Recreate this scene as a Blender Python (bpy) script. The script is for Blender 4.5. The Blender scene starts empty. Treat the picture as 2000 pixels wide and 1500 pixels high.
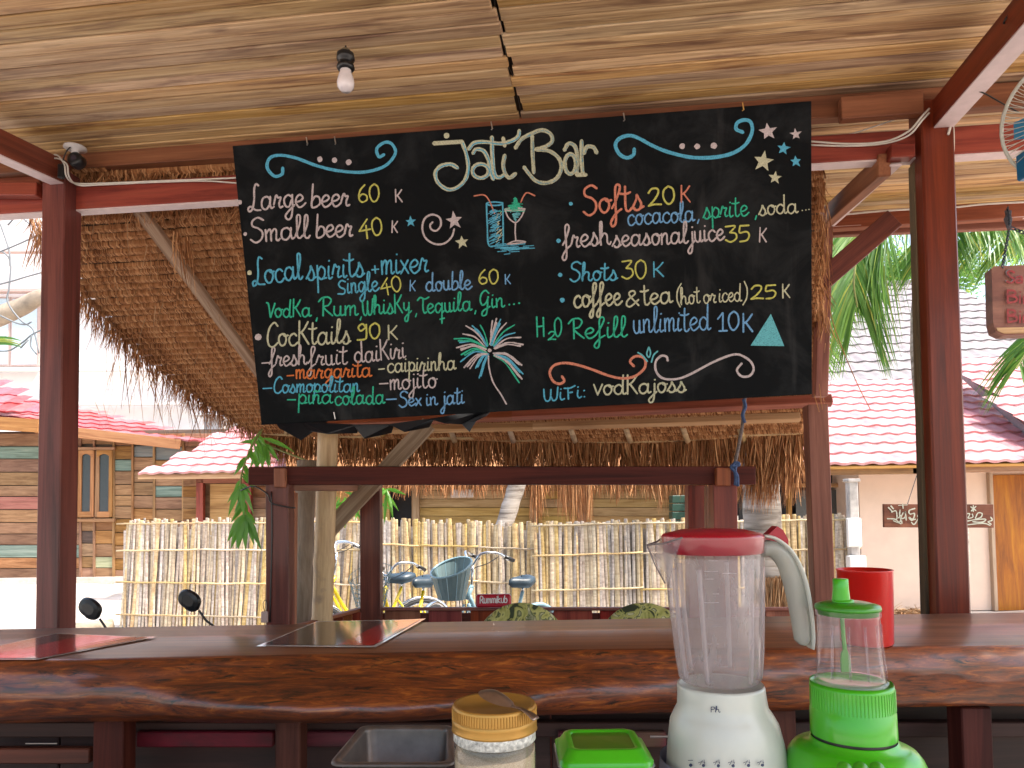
import bpy, bmesh, math, random
from mathutils import Matrix, Vector, noise
random.seed(7)
R = math.radians
S = bpy.context.scene
COL = S.collection

# ------------------------------------------------------------------ camera, world, sun, exposure
EYE = Vector((0, 0, 1.55)); FPX = 1400.0; PCY = 927.0      # the photo is keystone-corrected: the principal point sits low
cam_d = bpy.data.cameras.new("camera"); cam = bpy.data.objects.new("camera", cam_d); COL.objects.link(cam)
cam_d.sensor_width = 36; cam_d.lens = 36*FPX/2000; cam_d.shift_y = (PCY-750)/2000; cam_d.clip_start = .05; cam_d.clip_end = 800
CAMR = Matrix.Rotation(R(92.5), 3, 'X') @ Matrix.Rotation(R(-.7), 3, 'Z')
cam.matrix_world = Matrix.Translation(EYE) @ CAMR.to_4x4()
S.camera = cam
SUN_EL, SUN_AZ = 60, 112           # azimuth: direction the light comes from, measured from +Y clockwise
w = bpy.data.worlds.new("World"); S.world = w; w.use_nodes = True
nt = w.node_tree; bg = nt.nodes['Background']
sky = nt.nodes.new('ShaderNodeTexSky'); sky.sky_type = 'NISHITA'; sky.sun_disc = False
sky.sun_elevation = R(SUN_EL); sky.sun_rotation = R(SUN_AZ); sky.air_density = 1.3; sky.dust_density = 4.0; sky.ozone_density = .6
nt.links.new(sky.outputs[0], bg.inputs[0]); bg.inputs[1].default_value = .15
sl = bpy.data.lights.new("sun", 'SUN'); sl.energy = 2.7; sl.angle = R(1.0); sl.color = (1, .95, .87)
so = bpy.data.objects.new("sun", sl); COL.objects.link(so)
sd = Vector((math.sin(R(SUN_AZ))*math.cos(R(SUN_EL)), math.cos(R(SUN_AZ))*math.cos(R(SUN_EL)), math.sin(R(SUN_EL))))
so.rotation_euler = sd.to_track_quat('Z', 'Y').to_euler()
vs = S.view_settings; S.display_settings.display_device = 'sRGB'
vs.view_transform = 'Standard'; vs.look = 'None'; vs.gamma = 1; vs.use_curve_mapping = False; vs.exposure = 1.75

# ------------------------------------------------------------------ helpers
def ray(px, py):
    return CAMR @ Vector(((px-1000)/FPX, -(py-PCY)/FPX, -1))
def P(px, py, Y):
    d = ray(px, py); return EYE + d*(Y/d.y)
def onplane(px, py, p0, n):
    d = ray(px, py); t = (p0-EYE).dot(n)/d.dot(n); return EYE + d*t
def onz(px, py, z): return onplane(px, py, Vector((0, 0, z)), Vector((0, 0, 1)))
WM = {}
def tag(o, label=None, cat=None, group=None, kind=None):
    if label: o['label'] = label
    if cat: o['category'] = cat
    if group: o['group'] = group
    if kind: o['kind'] = kind
    return o
def link(o, parent=None, M=Matrix.Identity(4)):
    COL.objects.link(o); WM[o] = M.copy()
    if parent is not None:
        o.parent = parent; o.matrix_basis = WM[parent].inverted() @ M
    else: o.matrix_basis = M
    return o
def empty(name, loc, label, cat, group=None, rz=0):
    o = bpy.data.objects.new(name, None); o.empty_display_size = .1
    link(o, None, Matrix.Translation(Vector(loc)) @ Matrix.Rotation(rz, 4, 'Z')); return tag(o, label, cat, group)
def mk(name, verts, faces, mat, parent=None, M=None, smooth=False, mats=None, midx=None):
    """verts in world space (recentred) unless M is given (then local to M)"""
    verts = [Vector(v) for v in verts]
    if M is None:
        c = sum(verts, Vector())/len(verts); verts = [v-c for v in verts]; M = Matrix.Translation(c)
    me = bpy.data.meshes.new(name); me.from_pydata(verts, [], faces)
    for m in (mats or [mat]): me.materials.append(m)
    if midx:
        for p, i in zip(me.polygons, midx): p.material_index = i
    if smooth: me.polygons.foreach_set('use_smooth', [True]*len(me.polygons))
    me.update(); o = bpy.data.objects.new(name, me); return link(o, parent, M)
def inst(name, me, parent, M):
    return link(bpy.data.objects.new(name, me), parent, M)
class MB:
    def __init__(s): s.v = []; s.f = []
    def add(s, vs, fs):
        n = len(s.v); s.v += [Vector(v) for v in vs]; s.f += [tuple(i+n for i in f) for f in fs]
    def box(s, c, h, rot=None, b=0):
        c = Vector(c); hx, hy, hz = h
        if b == 0:
            vs = [Vector((x*hx, y*hy, z*hz)) for x in (-1, 1) for y in (-1, 1) for z in (-1, 1)]
            fs = [(0,1,3,2),(4,6,7,5),(0,4,5,1),(2,3,7,6),(0,2,6,4),(1,5,7,3)]
        else:
            vs, fs = bevbox(hx, hy, hz, b)
        if rot is not None: vs = [rot @ v for v in vs]
        s.add([v+c for v in vs], fs)
    def tube(s, pts, r, n=6, caps=True, closed=False):
        pts = [Vector(p) for p in pts]; rs = r if isinstance(r, (list, tuple)) else [r]*len(pts)
        m = len(pts); vs = []; up = None
        for i, p in enumerate(pts):
            if closed: t = pts[(i+1) % m]-pts[i-1]
            else: t = pts[min(i+1, m-1)]-pts[max(i-1, 0)]
            t = t.normalized() if t.length > 1e-9 else Vector((0, 0, 1))
            if up is None: up = Vector((0, 0, 1)) if abs(t.z) < .9 else Vector((1, 0, 0))
            a = t.cross(up).normalized(); b_ = a.cross(t).normalized(); up = b_
            for k in range(n):
                an = 2*math.pi*k/n; vs.append(p+(a*math.cos(an)+b_*math.sin(an))*rs[i])
        fs = []
        for i in range(m if closed else m-1):
            j = (i+1) % m
            for k in range(n): fs.append((i*n+k, i*n+(k+1) % n, j*n+(k+1) % n, j*n+k))
        if caps and not closed: fs += [tuple(range(n))[::-1], tuple((m-1)*n+k for k in range(n))]
        s.add(vs, fs)
    def lathe(s, prof, c, n=40, ribs=0, amp=0, M=None, close=False):
        c = Vector(c); vs = []; fs = []
        for (r, z) in prof:
            for k in range(n):
                a = 2*math.pi*k/n; rr = r*(1+amp*max(0, math.cos(ribs*a))**6) if ribs else r
                v = Vector((rr*math.cos(a), rr*math.sin(a), z)); v = M @ v if M else v
                vs.append(v+c)
        for i in range(len(prof)-1):
            for k in range(n): fs.append((i*n+k, i*n+(k+1) % n, (i+1)*n+(k+1) % n, (i+1)*n+k))
        s.add(vs, fs)
    def build(s, name, mat, parent=None, smooth=False, M=None):
        return mk(name, s.v, s.f, mat, parent, M, smooth)
def bevbox(hx, hy, hz, b):
    bm = bmesh.new(); bmesh.ops.create_cube(bm, size=2)
    for v in bm.verts: v.co = Vector((v.co.x*hx, v.co.y*hy, v.co.z*hz))
    bmesh.ops.bevel(bm, geom=bm.edges[:], offset=b, segments=1, affect='EDGES')
    bm.verts.index_update(); vs = [v.co.copy() for v in bm.verts]; fs = [tuple(v.index for v in f.verts) for f in bm.faces]
    bm.free(); return vs, fs
def frame_of(p0, p1, up=Vector((0, 0, 1))):
    x = (Vector(p1)-Vector(p0)); L = x.length; x.normalize()
    y = Vector(up).cross(x)
    if y.length < 1e-4: y = Vector((0, 1, 0)).cross(x) if abs(x.y) < .9 else Vector((1, 0, 0)).cross(x)
    y.normalize(); z = x.cross(y)
    M = Matrix((x, y, z)).transposed().to_4x4(); M.translation = (Vector(p0)+Vector(p1))/2
    return M, L
def beam(name, p0, p1, wy, wz, mat, parent=None, up=Vector((0, 0, 1)), b=.004, rough=0):
    """squared timber from p0 to p1, local X along the grain"""
    M, L = frame_of(p0, p1, up)
    if rough:
        n = max(3, int(L/.12)); vs = []; fs = []
        for i in range(n+1):
            x = -L/2+L*i/n
            for (y, z) in ((-1, -1), (1, -1), (1, 1), (-1, 1)):
                vs.append((x, y*wy/2*(1+random.uniform(-rough, rough)), z*wz/2*(1+random.uniform(-rough, rough))))
        for i in range(n):
            for k in range(4): fs.append((4*i+k, 4*i+(k+1) % 4, 4*i+4+(k+1) % 4, 4*i+4+k))
        fs += [(3, 2, 1, 0), tuple(4*n+k for k in range(4))]
    else: vs, fs = bevbox(L/2, wy/2, wz/2, min(b, wy/4, wz/4))
    return mk(name, vs, fs, mat, parent, M)
def catmull(pts, k=5):
    if len(pts) < 3: return [Vector(p) for p in pts]
    p = [Vector(a) for a in pts]; p = [p[0]*2-p[1]]+p+[p[-1]*2-p[-2]]; out = []
    for i in range(1, len(p)-2):
        for j in range(k):
            t = j/k; a, b, c, d = p[i-1], p[i], p[i+1], p[i+2]
            out.append(.5*((2*b)+(c-a)*t+(2*a-5*b+4*c-d)*t*t+(3*b-a-3*c+d)*t**3))
    out.append(p[-2]); return out

# ------------------------------------------------------------------ materials
class NT:
    def __init__(s, name):
        s.m = bpy.data.materials.new(name); s.m.use_nodes = True; s.t = s.m.node_tree; s.n = s.t.nodes
        s.p = s.n['Principled BSDF']; s.out = s.n['Material Output']
    def new(s, ty, **kw):
        o = s.n.new(ty)
        for k, v in kw.items(): setattr(o, k, v)
        return o
    def L(s, a, b): s.t.links.new(a, b)
    def ramp(s, src, stops):
        r = s.new('ShaderNodeValToRGB'); e = r.color_ramp.elements
        while len(e) < len(stops): e.new(.5)
        for x, (pos, c) in zip(e, stops): x.position = pos; x.color = (*c, 1) if len(c) == 3 else c
        s.L(src, r.inputs[0]); return r.outputs[0]
    def coords(s, scale=(1, 1, 1), rnd=True, kind='Object'):
        tc = s.new('ShaderNodeTexCoord'); mp = s.new('ShaderNodeMapping'); mp.inputs['Scale'].default_value = scale
        s.L(tc.outputs[kind], mp.inputs[0])
        if rnd:
            oi = s.new('ShaderNodeObjectInfo'); mu = s.new('ShaderNodeMath', operation='MULTIPLY'); mu.inputs[1].default_value = 37
            s.L(oi.outputs['Random'], mu.inputs[0]); ad = s.new('ShaderNodeVectorMath', operation='ADD')
            s.L(mp.outputs[0], ad.inputs[0]); s.L(mu.outputs[0], ad.inputs[1]); return ad.outputs[0]
        return mp.outputs[0]
    def noise(s, vec, scale=1, detail=6, dist=0, rough=.6):
        n = s.new('ShaderNodeTexNoise'); n.inputs['Scale'].default_value = scale; n.inputs['Detail'].default_value = detail
        n.inputs['Distortion'].default_value = dist; n.inputs['Roughness'].default_value = rough
        if vec is not None: s.L(vec, n.inputs['Vector'])
        return n.outputs['Fac']
    def mix(s, fac, a, b, mode='MIX'):
        m = s.new('ShaderNodeMix', data_type='RGBA', blend_type=mode)
        for sock, v in ((m.inputs['Factor'], fac), (m.inputs['A'], a), (m.inputs['B'], b)):
            if hasattr(v, 'node'): s.L(v, sock)
            elif isinstance(v, (int, float)): sock.default_value = v
            else: sock.default_value = (*v, 1)
        return m.outputs['Result']
    def vary(s, col, val=.25, hue=.02, sat=.2, island=False):
        """per-object (or per-island) tone variation"""
        if island: r = s.new('ShaderNodeNewGeometry').outputs['Random Per Island']
        else: r = s.new('ShaderNodeObjectInfo').outputs['Random']
        h = s.new('ShaderNodeHueSaturation')
        def mr(a, b, mul=1.0):
            src = r
            if mul != 1.0:
                m = s.new('ShaderNodeMath', operation='MULTIPLY'); m.inputs[1].default_value = mul; s.L(r, m.inputs[0])
                f = s.new('ShaderNodeMath', operation='FRACT'); s.L(m.outputs[0], f.inputs[0]); src = f.outputs[0]
            x = s.new('ShaderNodeMapRange'); x.inputs['To Min'].default_value = a; x.inputs['To Max'].default_value = b
            s.L(src, x.inputs['Value']); return x.outputs[0]
        s.L(mr(.5-hue, .5+hue, 7.3), h.inputs['Hue']); s.L(mr(1-sat, 1+sat, 3.7), h.inputs['Saturation']); s.L(mr(1-val, 1+val), h.inputs['Value'])
        s.L(col, h.inputs['Color']); return h.outputs[0]
    def bump(s, h, strength=.3, dist=.01):
        b = s.new('ShaderNodeBump'); b.inputs['Strength'].default_value = strength; b.inputs['Distance'].default_value = dist
        s.L(h, b.inputs['Height']); s.L(b.outputs[0], s.p.inputs['Normal']); return b.outputs[0]
    def base(s, c):
        if hasattr(c, 'node'): s.L(c, s.p.inputs['Base Color'])
        else: s.p.inputs['Base Color'].default_value = (*c, 1)
        return s
    def set(s, **kw):
        for k, v in kw.items(): s.p.inputs[k.replace('_', ' ')].default_value = v
        return s
def wood(name, dark, mid, light, rough=.6, coat=0, val=.2, g=(.9, 16, 16), bump=.25, stain=None, gloss=.3, hue=.01, sat=.15, dist=.7):
    m = NT(name); v = m.coords(g); n = m.noise(v, 1, 8, dist, .65)
    c = m.ramp(n, [(.28, dark), (.48, mid), (.72, light)])
    v2 = m.coords((g[0]*.6, g[1]*.15, g[2]*.15)); n2 = m.noise(v2, 2.0, 4, .4)
    if stain: c = m.mix(m.ramp(n2, [(.5, (0, 0, 0)), (.68, (1, 1, 1))]), c, stain)
    v3 = m.coords((g[0]*2.5, g[1]*6, g[2]*6)); n3 = m.noise(v3, 1, 3, 0, .7)
    c = m.mix(.55, c, m.ramp(n3, [(.3, (.62, .6, .58)), (.6, (1, 1, 1))]), 'MULTIPLY')
    c = m.vary(c, val, hue, sat); m.base(c).set(Roughness=rough, Specular_IOR_Level=gloss)
    if coat: m.set(Coat_Weight=coat, Coat_Roughness=.12)
    m.bump(n, bump, .004); return m.m
def plain(name, col, rough=.5, metal=0, coat=0, nz=.08, scale=20, val=0, spec=.5):
    m = NT(name); n = m.noise(m.coords(), scale, 4)
    c = m.mix(m.ramp(n, [(.3, (1, 1, 1)), (.7, (0, 0, 0))]), tuple(x*(1-nz) for x in col), tuple(min(1, x*(1+nz)) for x in col))
    if val: c = m.vary(c, val)
    m.base(c).set(Roughness=rough, Metallic=metal, Coat_Weight=coat, Specular_IOR_Level=spec)
    return m.m
def clear(name, tint, haze=.1, hazecol=(.8, .8, .8), rough=.05, ior=1.45, dirt=0):
    """thin-walled clear plastic or glass: see-through, a fresnel sheen and a little scatter"""
    m = NT(name); tr = m.new('ShaderNodeBsdfTransparent'); tr.inputs[0].default_value = (*tint, 1)
    gl = m.new('ShaderNodeBsdfGlossy'); gl.inputs['Roughness'].default_value = rough
    df = m.new('ShaderNodeBsdfDiffuse'); df.inputs[0].default_value = (*hazecol, 1)
    tl = m.new('ShaderNodeBsdfTranslucent'); tl.inputs[0].default_value = (*hazecol, 1)
    a = m.new('ShaderNodeAddShader'); mx0 = m.new('ShaderNodeMixShader'); mx0.inputs[0].default_value = .5
    m.L(df.outputs[0], mx0.inputs[1]); m.L(tl.outputs[0], mx0.inputs[2])
    mx = m.new('ShaderNodeMixShader')
    if dirt:
        n = m.noise(m.coords((1, 1, .35)), 14, 5, .5); r = m.new('ShaderNodeMapRange')
        r.inputs['From Min'].default_value = .3; r.inputs['From Max'].default_value = .75
        r.inputs['To Min'].default_value = haze; r.inputs['To Max'].default_value = haze+dirt; m.L(n, r.inputs[0]); m.L(r.outputs[0], mx.inputs[0])
    else: mx.inputs[0].default_value = haze
    m.L(tr.outputs[0], mx.inputs[1]); m.L(mx0.outputs[0], mx.inputs[2])
    lw = m.new('ShaderNodeLayerWeight'); lw.inputs[0].default_value = .5; pw_ = m.new('ShaderNodeMath', operation='POWER'); pw_.inputs[1].default_value = 3.2; m.L(lw.outputs['Facing'], pw_.inputs[0])
    fr = m.new('ShaderNodeMath', operation='MULTIPLY_ADD'); fr.inputs[1].default_value = .5; fr.inputs[2].default_value = .04; m.L(pw_.outputs[0], fr.inputs[0]); m2 = m.new('ShaderNodeMixShader')
    m.L(fr.outputs[0], m2.inputs[0]); m.L(mx.outputs[0], m2.inputs[1]); m.L(gl.outputs[0], m2.inputs[2])
    m.L(m2.outputs[0], m.out.inputs['Surface']); return m.m

M_red = wood('red_stained_timber', (.055, .013, .008), (.14, .028, .014), (.23, .052, .024), .45, .12, .18)
M_redlt = wood('light_red_timber', (.12, .035, .018), (.24, .075, .036), (.36, .13, .065), .55, 0, .15)
M_redbr = wood('bright_red_timber', (.10, .012, .006), (.26, .03, .012), (.36, .06, .022), .38, .3, .1)
M_white_edge = plain('pale_underside', (.62, .50, .50), .6)  # pale strip colour along beam, rafter and brace undersides
M_ceil = wood('ceiling_teak', (.26, .13, .055), (.55, .34, .155), (.72, .52, .30), .55, 0, .22, (1.8, 75, 75), .3, stain=(.25, .13, .065), hue=.006, sat=.16, dist=.35)
M_ceilfar = M_ceil
M_eave = wood('orange_brown_timber', (.16, .07, .03), (.29, .14, .06), (.40, .22, .10), .7, 0, .15)
M_grey = wood('weathered_timber', (.12, .07, .045), (.26, .17, .11), (.40, .30, .21), .8, 0, .15)
M_tan = wood('tan_timber', (.25, .12, .04), (.45, .25, .09), (.62, .40, .18), .7, 0, .2)
M_bam = None
def bamboo(name, a, b, c, val=.22, dirt=(.3, .2, .12)):
    m = NT(name); v = m.coords((3, 40, 40)); n = m.noise(v, 1, 5, .3)
    col = m.ramp(n, [(.3, a), (.5, b), (.75, c)])
    n2 = m.noise(m.coords((9, 9, 9)), 1, 3, 0)
    col = m.mix(m.ramp(n2, [(.55, (0, 0, 0)), (.75, (1, 1, 1))]), col, dirt)
    col = m.vary(col, val, .008, .35); m.base(col).set(Roughness=.5); return m.m
M_bam = bamboo('dry_bamboo', (.32, .22, .12), (.48, .36, .20), (.60, .49, .32), .28)
M_bamold = bamboo('bleached_bamboo', (.27, .21, .17), (.43, .36, .30), (.58, .51, .43), .28, (.25, .19, .15))
M_bampole = bamboo('bamboo_pole', (.36, .21, .09), (.50, .32, .15), (.60, .42, .22), .1)
def fibre(name, dark, mid, light):
    m = NT(name); g = m.new('ShaderNodeNewGeometry'); c = m.ramp(g.outputs['Random Per Island'], [(0, dark), (.5, mid), (1, light)])
    n = m.noise(m.coords((30, 30, 30), False), 1, 3); c = m.mix(.5, c, m.ramp(n, [(.3, (.6, .6, .6)), (.65, (1, 1, 1))]), 'MULTIPLY')
    m.base(c).set(Roughness=.75, Specular_IOR_Level=.2); return m.m
M_thatch = fibre('dry_thatch', (.15, .055, .020), (.42, .18, .07), (.66, .36, .17))
M_thatchpale = fibre('sunbleached_thatch', (.28, .14, .06), (.42, .24, .12), (.58, .40, .24))
M_board = None
m = NT('blackboard_paint'); v = m.coords((2, 2, 2), False); n = m.noise(v, 1.6, 8, .6, .7)
v2 = m.coords((6, 1, 30), False); n2 = m.noise(v2, 1.2, 6, .2)
c = m.mix(m.ramp(n, [(.48, (0, 0, 0)), (.82, (1, 1, 1))]), (.0035, .0045, .0055), (.028, .030, .032))
c = m.mix(m.ramp(n2, [(.62, (0, 0, 0)), (.8, (.55, .55, .55))]), c, (.05, .05, .052))
m.base(c).set(Roughness=.8, Specular_IOR_Level=.12); m.bump(n2, .15, .002); M_board = m.m
def chalk(name, col):
    m = NT(name); v = m.coords((1, 1, 1), False); n = m.noise(v, 230, 3, 0, .8)
    c = m.mix(m.ramp(n, [(.36, (.30, .30, .30)), (.52, (1, 1, 1))]), tuple(x*.25 for x in col), col)
    m.base(c).set(Roughness=1, Specular_IOR_Level=0); return m.m
CH = dict(white=chalk('chalk_pink_white', (.50, .43, .44)), cream=chalk('chalk_cream', (.48, .48, .34)), yellow=chalk('chalk_yellow', (.50, .49, .13)),
          blue=chalk('chalk_blue', (.10, .38, .55)), blue2=chalk('chalk_soft_blue', (.16, .34, .58)), green=chalk('chalk_green', (.045, .42, .27)), orange=chalk('chalk_orange', (.58, .22, .15)),
          deep=chalk('chalk_deep_orange', (.58, .17, .055)), teal=chalk('chalk_teal', (.13, .42, .48)))
M_plaster = plain('pink_plaster', (.62, .47, .38), .9, nz=.06, scale=3)
M_whitewall = plain('white_render', (.62, .59, .58), .9, nz=.05, scale=2)
M_metal = plain('brushed_steel', (.42, .41, .40), .28, 1, nz=.1)
M_cable = plain('white_cable', (.62, .58, .52), .5)
M_black = plain('black_plastic', (.012, .012, .013), .35)
M_navy = plain('dark_opening', (.012, .014, .02), .6)
M_white = plain('white_plastic', (.50, .51, .45), .32, coat=.15, nz=.03)
M_offwhite = plain('greyed_white_plastic', (.52, .52, .45), .4, nz=.12, scale=9)
M_green = plain('lime_green_plastic', (.05, .38, .006), .28, coat=.15, nz=.05)
M_greendk = plain('green_plastic_lid', (.03, .22, .004), .3, coat=.15)
M_redpl = plain('red_plastic', (.50, .008, .004), .3, coat=.15, spec=.35, nz=.04)
M_crimson = plain('crimson_plastic', (.30, .002, .014), .3, coat=.15, spec=.35, nz=.04)
M_gold = plain('gold_lid', (.40, .21, .04), .38, .45, nz=.1)
M_yellow = plain('yellow_paint', (.75, .55, .01), .3, coat=.4)
M_ltblue = plain('pale_blue_paint', (.22, .36, .42), .35, coat=.3)
M_saddle = plain('blue_grey_vinyl', (.02, .038, .055), .4)
M_rubber = plain('tyre_rubber', (.02, .02, .022), .7)
M_basket = plain('grey_blue_wire', (.15, .22, .23), .5)
M_chrome = plain('chrome', (.6, .62, .65), .15, 1)
# ------------------------------------------------------------------ setting
def proj(p):
    q = CAMR.transposed() @ (Vector(p)-EYE); return 1000-FPX*q.x/q.z, PCY+FPX*q.y/q.z
GZ = -.05
M_ground = NT('pale_sandy_ground'); v = M_ground.coords((1, 1, 1), False); n = M_ground.noise(v, .7, 8, .3); n2 = M_ground.noise(v, 14, 6)
c = M_ground.ramp(n, [(.35, (.44, .38, .32)), (.6, (.60, .54, .48))]); c = M_ground.mix(.5, c, M_ground.ramp(n2, [(.35, (.75, .72, .7)), (.6, (1, 1, 1))]), 'MULTIPLY')
M_ground.base(c).set(Roughness=.95); M_ground.bump(n2, .4, .02); M_ground = M_ground.m
def grid(name, x0, x1, y0, y1, nx, ny, z, amp, mat):
    vs = [(x0+(x1-x0)*i/nx, y0+(y1-y0)*j/ny, z+amp*noise.noise(Vector((i*.7, j*.7, 3)))) for j in range(ny+1) for i in range(nx+1)]
    fs = [(j*(nx+1)+i, j*(nx+1)+i+1, (j+1)*(nx+1)+i+1, (j+1)*(nx+1)+i) for j in range(ny) for i in range(nx)]
    return mk(name, vs, fs, mat)
tag(grid('ground', -250, 250, -250, 350, 2, 2, GZ-.03, 0, M_ground), kind='structure')
tag(grid('yard', -14, 14, -12, 16, 60, 60, GZ, .025, M_ground), kind='structure')
M_cement = plain('bar_floor_cement', (.20, .17, .15), .8, nz=.12, scale=2)
fl = MB(); fl.box((0, .3, -.1), (4.2, 5.3, .10), b=.01); tag(fl.build('bar_floor', M_cement), kind='structure')

# building frame
YAW = R(7.0); U = Vector((math.cos(YAW), -math.sin(YAW), 0)); V = Vector((math.sin(YAW), math.cos(YAW), 0)); Z = Vector((0, 0, 1))
PL = P(120, 700, 3.60)
def onV(px, py, off=0): return onplane(px, py, PL+V*off, V)
def B(u, v, z): return Vector((PL.x, PL.y, 0))+U*u+V*v+Z*z
zc = (onV(60, 300).z+onV(1583, 200).z)/2+.02
CS = -.07
def ceilz(v): return zc-CS*v
def uof(p): return (Vector(p)-PL).dot(U)
def onceil(px, py):
    n = (V*CS+Z).normalized(); return onplane(px, py, B(0, 0, zc), n)
uj = uof(onceil(1018, 225))
M_dark = plain('shadowed_board', (.03, .02, .015), .9)
ceil = empty('ceiling', B(0, -1, zc), None, None)
tag(ceil, kind='structure')
Vs = (V-Z*CS).normalized(); NC = U.cross(Vs).normalized()
def plank_mesh(L, wd, th):
    vs, fs = bevbox(L/2, wd/2, th/2, .0045); me = bpy.data.meshes.new('plank'); me.from_pydata([tuple(q) for q in vs], [], fs); me.materials.append(M_ceil); me.update(); return me
PW = .078
MR = Matrix((U, Vs, NC)).transposed().to_4x4()
cols = [(-2.6, uj-.004), (uj+.004, 5.6)]
for (a, b_) in cols:
    pmesh = plank_mesh(b_-a, PW-.007, .018)
    for k in range(56):
        v = .03-(k+.5)*PW*math.cos(CS)
        M = Matrix.Translation(B((a+b_)/2+random.uniform(-.012, .012), v, ceilz(v)+random.uniform(-.0025, .0025))) @ MR @ Matrix.Rotation(random.uniform(-.035, .035), 4, 'X')
        inst('ceiling_plank', pmesh, ceil, M)
ur = uof(onV(1540, 300))
pm2 = plank_mesh(5.6-ur, PW-.007, .018)
for k in range(23):
    v = .045+(k+.5)*PW
    inst('ceiling_plank', pm2, ceil, Matrix.Translation(B((5.6+ur)/2, v, ceilz(v)+random.uniform(-.003, .003))) @ MR @ Matrix.Rotation(random.uniform(-.04, .04), 4, 'X'))
# sheet added above the planks to block light; its dark colour shades their gaps
mb = MB(); mb.box((0, 0, 0), (4.1, 2.3, .02)); mk('light_block_sheet', mb.v, mb.f, M_dark, ceil, Matrix.Translation(B(1.5, -2.15, ceilz(-2.15)+.05)) @ MR)
mb = MB(); mb.box((0, 0, 0), ((5.6-ur)/2, .92, .02)); mk('light_block_sheet', mb.v, mb.f, M_dark, ceil, Matrix.Translation(B((5.6+ur)/2, .98, ceilz(.98)+.05)) @ MR)

# timber frame of the bar
fr = empty('bar_pavilion', B(0, 0, GZ), 'open bar pavilion of dark red stained posts, beams and braces under the plank ceiling', 'pavilion')
FZ = 0.0
pl = onV(122, 700); pr = onV(1845, 700, .02)
def post(px0, py0, px1, py1, off, w_, wd, mat, name='post'):
    a = onV(px0, py0, off); b_ = onV(px1, py1, off)
    d = (b_-a).normalized(); t = (FZ-a.z)/d.z
    return beam(name, a, a+d*t, w_, wd, mat, fr, up=V, b=.006)
# left and right main posts
a = onV(122, 350); up_ = V
beam('post', Vector((a.x, a.y, zc-.12)), Vector((onV(110, 1200).x, onV(110, 1200).y, FZ)), .125, .125, M_red, fr, up=V, b=.006)
tp = onV(1818, 250, .02); bt = onV(1850, 1190, .02)
beam('post', Vector((tp.x, tp.y, tp.z+.10)), bt+(bt-tp).normalized()*1.1, .135, .13, M_red, fr, up=V, b=.008)
# greenish packing strip left of the right post
s0 = onV(1787, 322, .06); s1 = onV(1811, 1195, .06)
beam('packing_strip', s0, s1+(s1-s0).normalized()*.9, .035, .06, wood('mossy_timber', (.05, .03, .018), (.10, .07, .035), (.16, .12, .06), .7), fr, up=V)
# upper beam
ub0 = onV(90, 318, .04); ub1 = onV(1830, 199, .04); d = (ub1-ub0)
beam('beam', ub0-d*.3, ub1+d*.4, .06, .105, M_redlt, fr, b=.004)
j0 = onV(1640, 216, -.03); j1 = onV(1800, 204, -.03); beam('beam', j0, j1, .05, .10, M_redlt, fr)
# lower front beam with its pale underside
lb0 = onV(300, 381, .05); lb1 = onV(1700, 291, .05); d = (lb1-lb0)
beam('beam', lb0-d*.45, lb1+d*.5, .065, .125, M_redbr, fr)
q0 = lb0-d*.45-Z*.067; q1 = lb1+d*.5-Z*.067; beam('beam_underside', q0, q1, .06, .008, M_white_edge, fr, b=.001)
beam('beam', onV(-60, 372, -.02), onV(78, 372, -.02), .05, .07, M_redbr, fr)
beam('beam', onV(-90, 348, .10), onV(84, 344, .10), .05, .12, M_redlt, fr)
blk = beam('block', onV(1735, 300, -.02), onV(1782, 298, -.02), .06, .06, M_red, fr)
# rafters rising towards the camera
RD = Vector((-math.sin(R(11.4)), -math.cos(R(11.4)), -.075)).normalized()
def rafter(px, py, off, L, w_, h_, mat=M_red):
    a = onV(px, py, off); dd = RD
    o = beam('rafter', a-dd*.05, a+dd*L, w_, h_, mat, fr, b=.005)
    beam('rafter_underside', a-dd*.05-Z*(h_/2+.003), a+dd*L-Z*(h_/2+.003), w_*.96, .006, M_white_edge, fr, b=.001); return o
rafter(112, 335, -.06, 4.2, .075, .12); rafter(1838, 225, -.02, 3.9, .085, .12)
# outer line on the right
def pb(name, a, b_, w1, w2, mat, up=Z, par=fr): return beam(name, a, b_, w1, w2, mat, par, up=up)
OY = 4.62
pb('beam', P(1560, 439, OY+.03), P(2200, 398, OY-.35), .07, .105, M_redlt)
pb('beam', P(1560, 458, OY+.12), P(2200, 430, OY-.25), .05, .05, M_redlt)
pb('beam_underside', P(1600, 446, OY-.01), P(2200, 414, OY-.36), .04, .006, M_white_edge)
ul = P(1612, 432, 4.35); pb('post', ul, P(1601, 775, 4.35), .075, .08, M_redlt, up=V)
lo0 = P(1592, 792, 4.25); lo1 = P(1607, 1195, 4.25); pb('post', lo0, lo1+(lo1-lo0)*.55, .115, .11, M_redlt, up=V)
pb('brace', P(1600, 553, 4.3), P(1745, 428, 4.3), .125, .05, M_red, up=V)
pb('brace', P(1607, 432, 4.0), P(1728, 322, 3.12), .055, .10, M_redlt)
pb('brace_underside', P(1622, 440, 3.99), P(1750, 322, 3.11), .05, .012, M_white_edge)

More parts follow.
